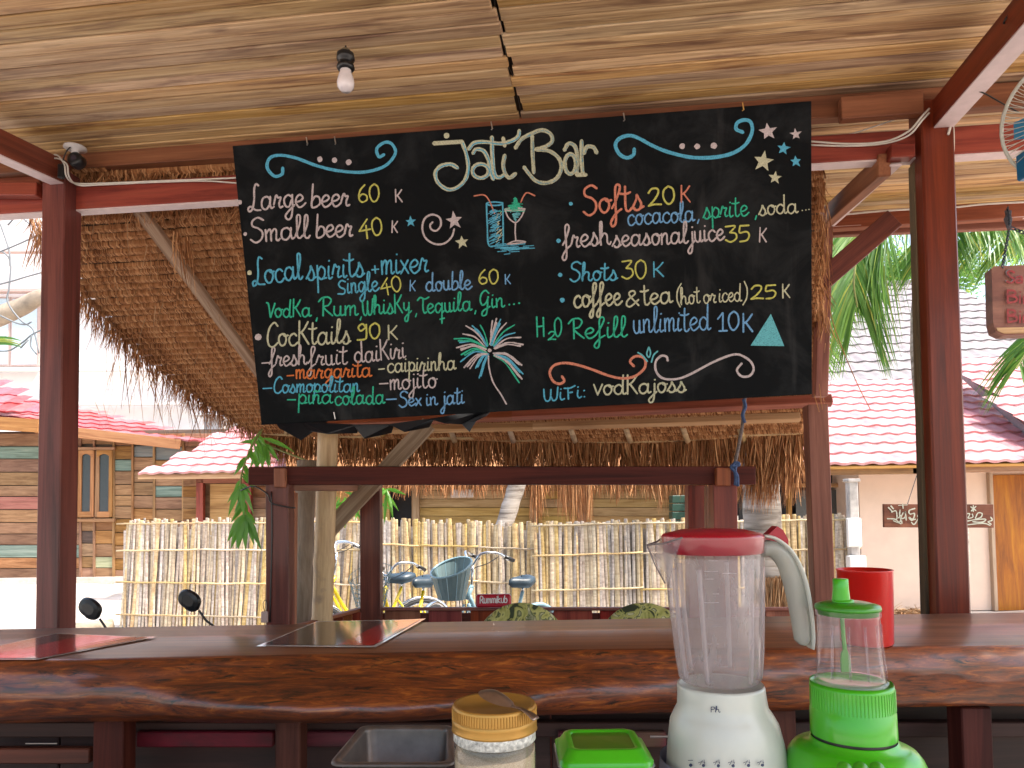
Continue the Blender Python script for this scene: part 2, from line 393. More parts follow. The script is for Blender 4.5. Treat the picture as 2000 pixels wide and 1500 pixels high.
# ------------------------------------------------------------------ chalkboard
def C2W(v): return CAMR @ Vector((v[0], -v[1], -v[2]))
bA = C2W((2.43317093, -.12379008, -.13399711)); bB = C2W((.07692954, 1.18841709, .1581064)); bT = EYE+C2W((-1.20597365, -1.41283774, 3.08095457))
bU = bA.normalized(); bV = bB.normalized(); bN = bU.cross(bV).normalized()
if bN.y > 0: bN = -bN
bV = bU.cross(bN); bV = bV if bV.dot(bB) > 0 else -bV
def bp(px, py, off=0): return onplane(px, py, bT+bN*off, bN)
board = empty('chalkboard', bT+bA/2+bB, 'large black plywood menu board covered in coloured chalk writing, hanging tilted under the ceiling', 'chalkboard')
cc = bT+bA/2+bB/2-bN*.008
Mb = Matrix((bU, bV, bU.cross(bV))).transposed().to_4x4(); Mb.translation = cc
vs, fs = bevbox(bA.length/2, bB.length/2, .008, .002); mk('panel', vs, fs, M_board, board, Mb)
NST = [0]
def ribbons(name, strokes, wpx, mat, parent=board, fn=None, jit=.12, k=5):
    """strokes: lists of photo points drawn as flat chalk ribbons lying on the board"""
    fn = fn or bp; vs = []; fs = []
    for st in strokes:
        if len(st) == 1: st = [st[0], (st[0][0]+.5, st[0][1]+.3)]
        pts = catmull([Vector((x, y, 0)) for x, y in st], k) if len(st) > 2 else [Vector((x, y, 0)) for x, y in st]
        q = [pts[0]]
        for p_ in pts[1:]:
            if (p_-q[-1]).length > .7: q.append(p_)
        pts = q
        if len(pts) < 2: pts.append(pts[0]+Vector((.8, .4, 0)))
        NST[0] += 1; off = .0012+(NST[0] % 14)*.00012; base = len(vs); m_ = len(pts)
        ts = [(pts[min(i+1, m_-1)]-pts[max(i-1, 0)]).normalized() for i in range(m_)]
        ww = wpx/2
        row = [(pts[0]-ts[0]*ww*.8, ts[0], .35)]+[(pts[i], ts[i], 1) for i in range(m_)]+[(pts[-1]+ts[-1]*ww*.8, ts[-1], .35)]
        for (p_, t, s_) in row:
            nn = Vector((-t.y, t.x, 0)); a = ww*s_*(1+random.uniform(-jit, jit))
            vs += [fn(p_.x+nn.x*a, p_.y+nn.y*a, off), fn(p_.x-nn.x*a, p_.y-nn.y*a, off)]
        for i in range(len(row)-1): fs.append((base+2*i, base+2*i+1, base+2*i+3, base+2*i+2))
    return mk(name, vs, fs, mat, parent)
def blob(cx, cy, r, mat, name='chalk_dot', n=10, fn=None, parent=board):
    fn = fn or bp; NST[0] += 1; off = .0012+(NST[0] % 14)*.00012
    vs = [fn(cx+r*random.uniform(.85, 1.1)*math.cos(2*math.pi*i/n), cy+r*random.uniform(.85, 1.1)*math.sin(2*math.pi*i/n), off) for i in range(n)]
    return mk(name, vs, [tuple(range(n))], mat, parent)
def star(cx, cy, r, mat, rot=0):
    NST[0] += 1; off = .0012+(NST[0] % 14)*.00012; vs = [bp(cx, cy, off)]
    for i in range(10):
        a = rot-math.pi/2+i*math.pi/5; rr = r*random.uniform(.9, 1.12) if i % 2 == 0 else r*.42*random.uniform(.85, 1.15)
        vs.append(bp(cx+rr*math.cos(a), cy+rr*math.sin(a), off))
    return mk('chalk_star', vs, [(0, 1+i, 1+(i+1) % 10) for i in range(10)], mat, board)
G = {
'a': (1.15, ".85,.75 .6,1 .25,.9 .1,.5 .2,.1 .5,0 .8,.35 .88,.9|.88,1 .85,.4 .95,.05 1.15,.15"),
'b': (.95, ".22,1.95 .17,.9 .15,.05 .5,0 .85,.3 .78,.8 .45,.9 .2,.55"),
'c': (.9, ".8,.8 .55,1 .2,.8 .1,.4 .3,.03 .6,0 .9,.25"),
'd': (1.15, ".8,.75 .5,1 .15,.75 .12,.3 .4,0 .7,.15 .85,.6|.9,2 .86,1 .86,.2 1,0 1.15,.12"),
'e': (.9, ".1,.42 .5,.5 .75,.75 .5,1 .2,.8 .1,.4 .35,0 .65,.05 .95,.3"),
'f': (.75, "0,.3 .3,.8 .65,1.7 .5,2 .3,1.7 .3,.5 .25,-.7 .05,-1 -.1,-.7 .3,-.1 .7,.2"),
'g': (1.05, ".8,.8 .5,1 .15,.7 .2,.15 .55,.05 .8,.6|.88,1 .85,0 .7,-.8 .4,-1 .2,-.7 .5,-.3 1.05,.15"),
'h': (1.1, ".05,.2 .32,1.2 .35,1.9 .2,1.9 .15,1 .15,0|.15,.5 .45,.95 .75,.8 .75,.2 .95,0 1.1,.2"),
'i': (.5, ".2,1 .15,.4 .25,.03 .5,.15|.22,1.42 .26,1.44"),
'j': (.5, ".3,1 .3,0 .2,-.8 -.05,-1 -.2,-.7 .1,-.3 .5,.15|.3,1.42 .34,1.44"),
'K': (1.1, ".15,2 .15,0|.95,1.9 .55,1.25 .2,.95|.35,1.05 1,0"),
'l': (.6, ".05,.2 .4,1.2 .45,1.9 .25,1.95 .18,1.2 .2,.2 .4,0 .6,.2"),
'm': (1.2, ".1,1 .12,0|.12,.6 .35,1 .5,.85 .5,0|.5,.6 .75,1 .92,.85 .92,.15 1.05,0 1.2,.15"),
'n': (.9, ".1,1 .12,0|.12,.6 .4,1 .6,.85 .6,.15 .75,0 .9,.15"),
'~': (.9, ".1,1 .12,0|.12,.6 .4,1 .6,.85 .6,.15 .75,0 .9,.15|.1,1.35 .3,1.5 .5,1.35 .7,1.5"),
'o': (.95, ".5,1 .2,.85 .1,.45 .3,.03 .6,.05 .8,.45 .7,.9 .5,1|.5,1 .65,.8 .95,.85"),
'p': (.95, ".15,1.1 .15,0 .12,-1|.15,.6 .45,1 .8,.75 .75,.25 .45,0 .2,.2|.6,.05 .95,.1"),
'q': (1.1, ".8,.75 .5,1 .15,.7 .2,.15 .5,0 .8,.5|.88,1 .85,0 .82,-1.2|.6,-.75 1.1,-.65|.85,-.1 1.1,.15"),
'r': (.8, "0,.3 .2,.95 .3,1.05 .4,.85 .65,.85 .5,.4 .55,.05 .8,.12"),
's': (.85, "0,.1 .35,.75 .4,1.1 .5,.85 .7,.4 .55,0 .25,0 .2,.15|.6,.05 .85,.2"),
'z': (.8, ".75,.9 .4,1 .15,.75 .35,.5 .7,.35 .6,.05 .1,.05"),
't': (.7, ".3,1.8 .25,.6 .3,.1 .5,0 .7,.2|-.1,1.3 .3,1.25 .65,1.35"),
'u': (.95, ".1,1 .12,.3 .35,0 .6,.2 .65,1|.65,.9 .68,.1 .85,.05 .95,.15"),
'v': (.8, "0,1.1 .35,0|.35,0 .75,1.1"),
'x': (.85, ".1,1 .75,0|.75,1 .1,0"),
'y': (1.0, ".1,1 .15,.4 .4,.2 .65,.5|.7,1 .68,0 .5,-.9 .2,-.9 .25,-.5 1,.1"),
'L': (1.1, "1.0,1.95 .75,2.1 .6,1.7 .55,.8 .35,.1 .1,-.1 0,.15 .25,.3 .6,0 1.1,-.05"),
'S': (1.15, "1.1,1.8 .7,2.05 .25,1.8 .25,1.35 .7,1.1 1,.7 .9,.15 .45,-.1 .05,.2"),
'V': (.95, "0,1.7 .25,1.5 .5,0|.5,0 1,1.6"),
'R': (1.2, "0,1.5 .3,1.9 .8,1.95 1.05,1.6 .8,1.1 .4,.95 .7,.5 1.2,0|.4,1.9 .4,0"),
'W': (1.2, "0,1.6 .05,.4 .25,0 .5,.3 .6,1.5|.6,.5 .75,0 1.05,.3 1.2,1.7"),
'T': (1.0, "0,1.4 .3,1.7 .8,1.5 1.3,1.7|.65,1.55 .6,.5 .75,0 1,.1"),
'G': (1.15, "1,1.6 .7,1.95 .3,1.6 .15,.9 .35,.3 .7,.5 .95,1.2|.9,1.2 .85,0 .7,-.8 .35,-.9 .4,-.4 1.1,.1"),
'C': (1.1, "1.1,1.7 .8,2 .35,1.6 .15,.8 .3,.1 .7,-.05 1.15,.3"),
'H': (.95, ".1,2 .15,0|.75,1.9 .8,0|.12,1 .8,1.05"),
'F': (.95, ".35,1.5 .32,0|0,1.45 .5,1.4 .95,1.65|.32,.8 .7,.85"),
'0': (1.0, ".5,2 .15,1.6 .08,.8 .3,.05 .6,.05 .85,.7 .8,1.6 .5,2"),
'1': (.8, "0,1.3 .4,1.95|.4,1.95 .4,0|.1,0 .75,0"),
'2': (1.0, ".05,1.5 .3,1.95 .7,1.9 .75,1.4 .45,.7 0,.05|0,.05 .4,.15 .9,.05"),
'3': (.95, ".05,1.9 .75,1.9 .35,1.15|.35,1.15 .75,1 .8,.4 .4,0 0,.3"),
'4': (1.0, ".75,2 0,.75|0,.75 .95,.8|.6,1.3 .6,-.2"),
'5': (.95, ".8,1.9 .15,1.9|.15,1.9 .1,1.1 .6,1.15 .8,.7 .6,.1 .1,0"),
'6': (.95, ".65,2 .25,1.4 .1,.6 .35,.05 .75,.25 .75,.75 .4,.95 .12,.6"),
'9': (.95, ".7,1.6 .4,2 .1,1.6 .3,1.1 .7,1.5|.75,1.9 .75,.5 .6,0 0,-.05"),
',': (.4, ".2,.1 .05,-.45"), '.': (.4, ".1,.03 .14,.07"), ':': (.5, ".2,.9 .24,.94|.2,.1 .24,.14"), '+': (1, ".1,.5 .9,.5|.5,.95 .5,.05"), '-': (1, "0,.5 1,.5"),
'&': (1.1, "1.0,.1 .4,1.2 .3,1.7 .6,1.9 .7,1.5 .2,.8 .1,.2 .4,0 1.0,.8"), '(': (.5, ".45,2 .1,1.3 .1,.4 .45,-.3"), ')': (.5, ".1,2 .4,1.3 .4,.4 .05,-.3"), ' ': (.5, "")}
def word(txt, x0, y0, x1, y1, xh, col, wpx=3.6, slant=.04, name='chalk_word', parent=board, fn=None, mat=None):
    adv = sum(G[ch][0] for ch in txt); sx = math.hypot(x1-x0, y1-y0)/adv; an = math.atan2(y1-y0, x1-x0)
    ca, sa = math.cos(an), math.sin(an); st = []; cx = 0
    for ch in txt:
        wd, s_ = G[ch]; dy = random.uniform(-.04, .04)
        for part in filter(None, s_.split('|')):
            pl_ = []
            for pr_ in part.split():
                gx, gy = map(float, pr_.split(','))
                X = (cx+gx)*sx+gy*slant*xh+random.uniform(-.02, .02)*xh; Yv = -(gy+dy)*xh
                pl_.append((x0+X*ca-Yv*sa, y0+X*sa+Yv*ca))
            st.append(pl_)
        cx += wd
    return ribbons(name, st, wpx*.88, mat or CH[col], parent, fn)
WORDS = [
("Large", 485,412,596,403,24,'white',4.2),("beer",606,405,683,402,23,'white',4.2),("60",699,396,744,392,17,'yellow',3.6),("K",771,395,787,394,12.5,'white',3.2),
("Small",488,473,606,464,22.5,'white',4.2),("beer",616,464,689,461,23,'white',4.2),("40",703,464,750,457,17,'yellow',3.6),("K",764,454,777,454,11.5,'white',3),
("Local",494,556,592,545,25,'blue',4.2),("spirits",599,548,712,539,25,'blue',4),("+",725,536,742,534,16,'blue',3.4),("mixer",744,536,837,531,26,'blue',4),
("z",658,576,676,575,27,'blue',3.6),("ingle",677,573,740,567,19,'blue',3.6),("40",745,575,787,567,15,'yellow',3.2),("K",799,568,812,568,10.5,'blue2',2.8),
("double",831,569,921,564,18,'blue2',3.6),("60",934,556,976,553,14,'yellow',3.4),("K",986,555,998,554,9.5,'blue2',2.8),
("VodKa",520,620,608,618,17,'green',3.6),(",",617,622,622,622,12,'green',3.2),("Rum",622,617,700,615,18.5,'green',3.6),(",",703,620,709,620,12,'green',3),
("WhisKy",709,616,804,609,18.5,'green',3.6),(",",811,613,816,613,12,'green',3),("Tequila",816,612,922,606,18,'green',3.6),(",",927,608,932,608,12,'green',3),
("Gin",935,602,986,599,17,'green',3.6),
("CocKtails",519,676,685,670,23,'cream',4),("90",698,663,745,660,15,'yellow',3.8),("K",756,664,778,663,14,'cream',3.4),
("-",512,716,525,715,14,'white',3),("fresh",526,716,600,712,19,'white',3.6),("fruit",602,715,679,711,19,'white',3.4),("daiKiri",692,709,793,699,20,'white',3.6),
("-",561,741,574,740,14,'deep',3),("margarita",577,740,726,736,17,'deep',3.6),("-",740,728,751,727,14,'cream',3),("caipirinha",756,728,891,721,17,'cream',3.4),
("-",514,766,531,765,14,'blue',3),("Cosmopolitan",533,767,702,765,15.5,'blue',3.4),("-",741,757,758,756,14,'white',3),("mojito",761,762,854,756,19,'white',3.4),
("-",561,788,577,788,14,'green',3),("pi~a",581,789,650,788,17,'green',3.4),("colada",653,791,752,788,17,'green',3.4),("-",755,788,774,787,15,'blue2',3.4),
("Sex",779,794,824,792,14.5,'blue2',3.4),("in",831,792,855,790,15,'blue2',3.2),("jati",864,790,907,788,17,'blue2',3.4),
("Softs",1138,419,1257,409,27,'orange',5),("20",1267,403,1322,396,17,'yellow',4.2),("K",1328,396,1350,395,16.5,'orange',3.6),
("cocacola",1225,440,1357,432,20,'blue2',3.6),(",",1362,430,1368,430,14,'blue2',3),("sprite",1373,427,1462,421,20,'green',3.4),(",",1475,423,1480,423,14,'green',3),("soda",1482,421,1559,415,18,'cream',3.4),
("fresh",1100,486,1194,476,23,'white',4),("seasonal",1196,482,1344,474,21,'white',4),("juice",1347,474,1415,469,21,'white',4),("35",1417,474,1468,470,16,'yellow',3.8),("K",1481,472,1498,472,14,'white',3.2),
("Shots",1112,549,1206,547,18,'blue',3.8),("30",1215,546,1266,542,18,'yellow',3.6),("K",1274,541,1298,540,14.5,'blue',3.4),
("coffee",1120,600,1214,594,22.5,'cream',4.4),("&",1221,599,1250,598,16,'cream',3.8),("tea",1254,597,1314,591,21,'cream',4),("(",1320,594,1330,594,20,'cream',3),("hot",1329,595,1368,591,17,'cream',3),
("or",1373,593,1399,592,17,'cream',3),("iced",1403,590,1449,588,17,'cream',3),(")",1450,590,1460,590,20,'cream',3),("25",1467,585,1519,582,13.5,'yellow',3.8),("K",1527,582,1544,581,13.5,'cream',3.2),
("H",1047,658,1065,657,19.5,'green',3.6),("2",1071,664,1087,663,8,'green',3.2),("0",1082,657,1099,656,18,'green',3.4),("Refill",1111,663,1225,657,20,'green',3.8),
("unlimited",1236,651,1388,644,25,'blue2',3.6),("10",1402,646,1446,644,18,'blue2',4),("K",1449,648,1472,647,18,'blue2',4),
("WiFi:",1063,784,1148,776,15,'blue',3.4),("vodKajoss",1160,772,1340,765,18.5,'cream',4),
]
for t in WORDS: word(*t)
def sc(pts, k, ox, oy): return [(x/k+ox, y/k+oy) for x, y in pts]
def ell(cx, cy, rx, ry, a0=0, a1=360, n=14): return [(cx+rx*math.cos(R(a0+(a1-a0)*i/n)), cy+ry*math.sin(R(a0+(a1-a0)*i/n))) for i in range(n+1)]
TK = (4.762, 800, 230)
title = [[(225,238),(490,222)],[(490,230),(525,330),(545,450),(520,570),(440,650),(350,665),(262,600),(240,510),(290,450),(380,432),(445,465)],
 [(590,330),(620,292),(690,310),(735,400),(750,500),(778,570)],ell(660,495,75,65),[(765,180),(770,350),(790,520),(830,555),(880,530)],[(550,290),(600,235),(700,225),(850,240),(960,210),(1010,170),(1020,120)],[(870,190),(885,262)],
 [(885,350),(870,440),(890,520),(930,558),(985,520)],[(1140,170),(1145,350),(1155,510)],[(985,280),(1040,200),(1130,150),(1230,115),(1310,150),(1325,220),(1260,270),(1175,295)],
 [(1175,295),(1300,310),(1390,380),(1410,470),(1370,560),(1280,605),(1180,590),(1110,520),(1065,460)],[(1440,300),(1480,238),(1540,270),(1560,380),(1555,530)],ell(1495,430,52,92),
 [(1600,215),(1600,400),(1612,528)],[(1622,330),(1650,270),(1710,275),(1740,325)],[(1555,530),(1640,530)]]
ribbons('chalk_title', [sc(s_, *TK) for s_ in title], 7.6, CH['cream'])
ribbons('chalk_title_shade', [[(x+1.6, y+1) for x, y in sc(s_, *TK)] for s_ in title if len(s_) > 2], 2.2, CH['blue'], jit=.4)
blob(*sc([(345, 165)], *TK)[0], 6, CH['cream'])
def swirl(pts, k, col, wp): ribbons('chalk_swirl', [sc(pts, *k)], wp, CH[col], jit=.08)
swirl([(280,385),(272,440),(210,468),(140,430),(105,350),(140,290),(230,260),(320,285),(450,355),(600,415),(800,462),(1000,465),(1180,430),(1310,350),(1375,230),(1365,140),(1310,115),(1240,140),(1228,200),(1290,230)], (4.762,1180,210), 'blue', 7)
swirl([(280,270),(277,300),(240,310),(205,270),(215,225),(260,208),(340,220),(450,260),(560,285),(680,290),(780,260),(830,200),(815,155),(780,145),(740,175),(750,215),(775,205)], (2.5,440,220), 'blue', 6)
swirl([(255,585),(272,620),(235,640),(190,620),(165,560),(190,510),(250,488),(330,492),(450,525),(600,580),(700,600),(790,585),(860,530),(870,470),(840,440),(790,440),(757,475),(785,510)], (3.774,1030,580), 'orange', 5)
swirl([(1035,470),(1025,440),(985,435),(945,480),(950,550),(1000,600),(1100,605),(1200,570),(1350,490),(1480,435),(1560,425),(1640,470),(1668,530),(1640,580),(1580,585),(1545,540),(1580,490)], (3.774,1030,580), 'white', 4.4)
for s_ in ([(815,410),(850,432),(885,475)],[(895,370),(880,420),(897,445),(908,410),(897,372)],[(960,400),(930,430),(915,480)]): ribbons('chalk_leaf', [sc(s_, 3.774,1030,580)], 3, CH['teal'])
for k_, L_, c_ in (((4.762,1180,210), [(725,360,6),(865,362,6),(1020,355,6.5)], 'white'), ((2.5,440,220), [(462,228,5.5),(533,232,5.5),(603,242,6)], 'white')):
    for x, y, r_ in L_: blob(x/k_[0]+k_[1], y/k_[0]+k_[2], r_, CH[c_])
for x, y, r_, c_ in ((1500,257,18,'white'),(1554,262,12,'white'),(1530,290,14,'blue'),(1491,315,20,'cream'),(1554,315,12,'blue'),(1514,347,14,'cream'),(802,433,11,'blue'),(887,431,18,'white'),(903,473,14,'cream')):
    star(x, y, r_, CH[c_], random.uniform(-.15, .15))
for x, y, r_, c_ in ((1115,398,4,'blue'),(1091,470,4.5,'blue'),(1094,537,4.5,'blue'),(1098,586,5,'blue'),(504.5,658.5,7,'white'),(468,395,5,'white'),(479,457,4,'white'),(487,533,5,'cream'),
    (994.7,595,2,'green'),(1004,594,2,'green'),(1014,592,2,'green'),(1567,411,1.4,'cream'),(1574,410,1.4,'cream'),(1580,409,1.4,'cream')): blob(x, y, r_, CH[c_], n=8)
ribbons('chalk_swirl', [sc([(215,970),(190,1000),(205,1040),(250,1050),(290,1000),(280,930),(210,900),(140,940),(118,1030),(150,1120),(230,1172),(320,1170),(390,1110),(415,1035)], *TK)], 3.6, CH['white'])
# plain three-sided mark
tri = [(1505.6, 613), (1466, 675), (1532, 676)]
vs = [bp(x, y, .0015) for x, y in tri]; mk('chalk_triangle', vs, [(0, 1, 2)], CH['teal'], board)
# drinks
gl = [[(715,800),(722,1000),(735,1180),(800,1192),(870,1190)],[(865,790),(870,1000),(870,1190)],ell(790,800,75,16)]
ribbons('chalk_glass', [sc(s_, *TK) for s_ in gl], 3, CH['blue'])
sb = []
for i in range(60):
    t = random.random(); y = 850+320*t; x = random.uniform(730, 800); sb.append(sc([(x, y+12), (x+random.uniform(30, 65), y-10)], *TK))
ribbons('chalk_hatching', sb, 1.5, CH['blue'])
ribbons('chalk_hatching', [sc([(x_, y_+10), (x_+18, y_-14)], *TK) for x_, y_ in [(random.uniform(800, 850), random.uniform(880, 1150)) for _ in range(24)]], 1.2, CH['cream'])
ribbons('chalk_straw', [sc([(600,727),(690,718),(740,770),(790,890)], *TK), sc([(1035,785),(1060,730),(1095,697),(1165,725)], *TK)], 2.6, CH['orange'])
ribbons('chalk_glass', [sc(s_, *TK) for s_ in ([(885,850),(920,930),(985,975),(1040,920),(1072,845)],[(985,975),(982,1060),(988,1140)],[(905,1177),(985,1145),(1080,1155),(1000,1168),(905,1177)],ell(980,852,92,12))], 2.8, CH['white'])
ribbons('chalk_ice', [sc([(980+random.gauss(0, 38)*(t_), 740+120*t_+random.uniform(-8, 8)), (980+random.gauss(0, 40)*t_+14, 750+110*t_)], *TK) for t_ in [random.random()*1.1 for _ in range(90)]], 1.7, CH['green'])
ribbons('chalk_ice', [sc([(985+random.uniform(-1, 1)*70*(1-t_), 865+95*t_), (985+random.uniform(-1, 1)*70*(1-t_), 870+95*t_)], *TK) for t_ in [random.random() for _ in range(34)]], 1.4, CH['teal'])
hs = []
for i in range(40):
    x_ = random.uniform(770, 1080); y_ = 1175+random.uniform(0, 1)*(95 if x_ < 960 else 60); hs.append(sc([(x_, y_), (x_+random.uniform(30, 110), y_-6)], *TK))
ribbons('chalk_hatching', hs, 1.7, CH['blue'])
# palm of chalk strokes
PK = (4.411, 700, 490); c0 = (1130, 855)
for col_, ends in (('white', [(925,645),(900,715),(845,835),(885,857),(910,1005),(960,1015),(1190,582),(1155,600),(1275,620),(1400,745),(1420,808),(1408,985),(1410,1105)]),
                  ('blue', [(980,645),(872,790),(880,955),(1040,1095),(1225,590),(1350,705),(1418,1060),(1010,1010)]), ('green', [(825,757),(1050,640),(1345,638),(1385,1135),(885,895)])):
    st = []
    for ex, ey in ends:
        dx, dy = ex-c0[0], ey-c0[1]; s0_ = (c0[0]+dx*.14+random.uniform(-8, 8), c0[1]+dy*.14-(10 if dy < 0 else -8)); lift = -30-20*abs(dx)/300
        st.append(sc([s0_, (c0[0]+dx*.55, c0[1]+dy*.55+lift*.8), (ex, ey)], *PK)); 
        if random.random() < .5: st.append(sc([(s0_[0]+8, s0_[1]+6), (c0[0]+dx*.5+6, c0[1]+dy*.5+lift*.7+9), (ex-dx*.1+6, ey-dy*.1+8)], *PK))
    ribbons('chalk_frond', st, 2.8, CH[col_], jit=.3)
ribbons('chalk_trunk', [sc([(1120,905),(1125,1000),(1160,1130),(1230,1240),(1275,1320)], *PK)], 2.8, CH['white']); blob(*sc([(1130, 858)], *PK)[0], 4, CH['white'], n=8)
# screws and hooks on the board
for x, y in ((600, 283), (655, 282), (960, 253), (1218, 236), (1450, 216), (654, 818)):
    mb = MB(); p_ = bp(x, y, .002); mb.tube([p_, p_+bN*.006+bU*.004, p_+bN*.004-bV*.03], .003, 5); mb.build('hook', M_metal if x < 1400 else M_tan, board)
# ------------------------------------------------------------------ thatched lean-to roof beyond the bar
def rnd(a, b): return random.uniform(a, b)
def strand(mb, p, d, L, w_, bend, n=3):
    """one flat fibre: starts at p, runs along d and droops by bend"""
    d = d.normalized(); s_ = d.cross(Vector((rnd(-1, 1), rnd(-1, 1), rnd(-.3, .3)))).normalized()*w_/2; vs = []
    for i in range(n+1):
        t = i/n; q = p+d*L*t+bend*t*t; k = 1-.75*t*t; vs += [q-s_*k, q+s_*k]
    mb.add(vs, [(2*i, 2*i+1, 2*i+3, 2*i+2) for i in range(n)])
M_thatchdk = plain('shaded_old_thatch', (.05, .025, .012), .9)
T0 = onV(450, 335, .12); TD = (V-Z*.55).normalized(); TN = U.cross(TD).normalized()
if TN.z > 0: TN = -TN                      # points down, towards the viewer
def onT(px, py, off=0): return onplane(px, py, T0+TN*off, TN)
def tuv(p): q = p-T0; return q.dot(U), q.dot(TD)
thatch = empty('thatched_roof', onT(1000, 860)-Z*0, 'sloping dry palm thatch roof seen from below, with a ragged hanging fringe beyond the bar', 'thatched roof')
poly = [tuv(onT(*p)) for p in ((80, 322), (104, 440), (165, 578), (250, 668), (340, 745), (430, 805), (508, 850), (655, 855), (1018, 863), (1260, 865), (1440, 855), (1568, 848), (1600, 770), (1606, 600), (1606, 430), (1606, 322))]
def urange(t):
    xs = []
    for i in range(len(poly)):
        (a, b_), (c_, d_) = poly[i], poly[(i+1) % len(poly)]
        if (b_ <= t) != (d_ <= t): xs.append(a+(c_-a)*(t-b_)/(d_-b_))
    return (min(xs), max(xs)) if len(xs) >= 2 else None
tmin = min(p[1] for p in poly); tmax = max(p[1] for p in poly)
NR = int((tmax-tmin)/.054); dt = (tmax-tmin)/NR
for k in range(NR):
    t = tmin+(k+.5)*dt; r = urange(t)
    if not r: continue
    mb = MB(); x = r[0]; wob = rnd(0, 100); rr = dt*.38
    n = int((r[1]-r[0])/.10)+2; base = []
    for i in range(n):                      # solid backing roll
        uu = r[0]+(r[1]-r[0])*i/(n-1); c_ = T0+U*uu+TD*(t+.006*math.sin(uu*2.3+wob)+.004*noise.noise(Vector((uu*5, k, 0))))
        for j in range(5):
            an = math.pi*(j/4); q = rr*(1+.25*noise.noise(Vector((uu*9, k*3, j)))); base.append(c_+TD*(-math.cos(an))*q+TN*(math.sin(an)*q*1.15))
    mb.add(base, [(i*5+j, i*5+j+1, i*5+j+6, i*5+j+5) for i in range(n-1) for j in range(4)])
    while x < r[1]:                         # strands wrapped round the lath
        c_ = T0+U*x+TD*(t+.006*math.sin(x*2.3+wob)+rnd(-.005, .005)); w_ = rnd(.004, .009); L = rnd(.012, .026); vs = []
        for j in range(4):
            an = math.pi*(.02+.92*j/3); q = rr*rnd(1.0, 1.10); m_ = c_+U*(L*j/3)+TD*(-math.cos(an))*q+TN*(math.sin(an)*q*1.5); vs += [m_-U*w_/2, m_+U*w_/2]
        mb.add(vs, [(2*j, 2*j+1, 2*j+3, 2*j+2) for j in range(3)]); x += rnd(.004, .009)
    mb.build('thatch_row', M_thatch, thatch)
# covering layer above the rows so that no light comes through
vs = [T0+U*a+TD*b_-TN*.05 for a, b_ in poly]; vs2 = [v_-TN*.10 for v_ in vs]; n = len(vs)
mk('thatch_cover', vs+vs2, [tuple(range(n)), tuple(range(2*n-1, n-1, -1))]+[(i, (i+1) % n, n+(i+1) % n, n+i) for i in range(n)], M_thatchdk, thatch)
def fringe(name, path, n, L0, L1, spread=.35, wd=(.004, .011), base=Z*-1, mat=None, jit=.03, par=None, kind='stuff', depth=.05):
    pts = [Vector(p) for p in path]; seg = [(pts[i+1]-pts[i]).length for i in range(len(pts)-1)]; tot = sum(seg); mb = MB()
    clump = 0
    for i in range(n):
        s_ = rnd(0, tot); f = s_/tot; k = 0
        while s_ > seg[k] and k < len(seg)-1: s_ -= seg[k]; k += 1
        p_ = pts[k].lerp(pts[k+1], min(1, s_/seg[k])); L = (L0+(L1-L0)*f)*rnd(.55, 1.12)*(1+.35*noise.noise(Vector((f*tot*6, 0, n))))
        cl = noise.noise(Vector((f*tot*7, 3, n)))
        d = base+Vector((cl*spread+rnd(-.5, .5)*spread, rnd(-.5, .5)*spread, 0))
        strand(mb, p_+Vector((rnd(-jit, jit), rnd(-depth, depth), rnd(-.02, .015))), d, L, rnd(*wd), Vector((rnd(-.05, .05), rnd(-.05, .05), -.03)))
    o = mb.build(name, mat or M_thatch, par or thatch); o['kind'] = kind; return o
eave = [(510, 848), (560, 852), (655, 855), (820, 858), (1018, 863), (1260, 865), (1440, 855), (1565, 848)]
EP = [onT(x, y, .0) for x, y in eave]
fringe('fringe', EP, 5200, .22, .30, .28, (.004, .012))
fringe('fringe', [onT(1060, 866, -.02), onT(1260, 868, -.02), onT(1460, 858, -.02)], 500, .36, .42, .25, (.003, .007))
fringe('fringe', [onT(1470, 856, .01), onT(1562, 850, .01)], 700, .50, .44, .25, (.004, .011), base=Vector((-.12, 0, -1)))
verge = [onT(x, y) for x, y in ((120, 520), (165, 578), (250, 668), (340, 745), (430, 805), (510, 850))]
fringe('fringe', verge, 850, .15, .10, .4, (.003, .009), jit=.04)
fringe('fringe', [onT(x, y) for x, y in ((190, 600), (280, 700), (420, 800))], 70, .45, .4, .5, (.004, .008), jit=.05)
fringe('fringe', [onT(70, 420), onT(84, 470)], 120, .12, .2, .8, (.003, .007), jit=.03)
fringe('fringe', [onT(120, 334, -.01), onT(470, 330, -.01)], 900, .09, .10, .35, (.004, .010), depth=.03)
fringe('fringe', [onT(150, 395, .05), onT(500, 395, .05)], 260, .10, .12, .7, (.003, .008), depth=.03)
fringe('fringe', [onT(345, 455, .14), onT(372, 470, .14)], 26, .28, .3, .3, (.003, .007), jit=.01)
fringe('fringe', [onT(1603, 330, .03), onT(1606, 430, .03), onT(1603, 600, .03), onT(1600, 770, .03)], 260, .14, .12, .4, (.003, .008), jit=.03)
mb = MB()                                   # loose straws caught on the rows
for i in range(150):
    a = onT(rnd(170, 500), rnd(415, 800), .03); strand(mb, a, Vector((rnd(-.5, .5), 0, -1)), rnd(.05, .22), .004, Vector((rnd(-.03, .03), 0, -.01)))
o = mb.build('loose_straw', M_thatchpale, thatch); o['kind'] = 'stuff'
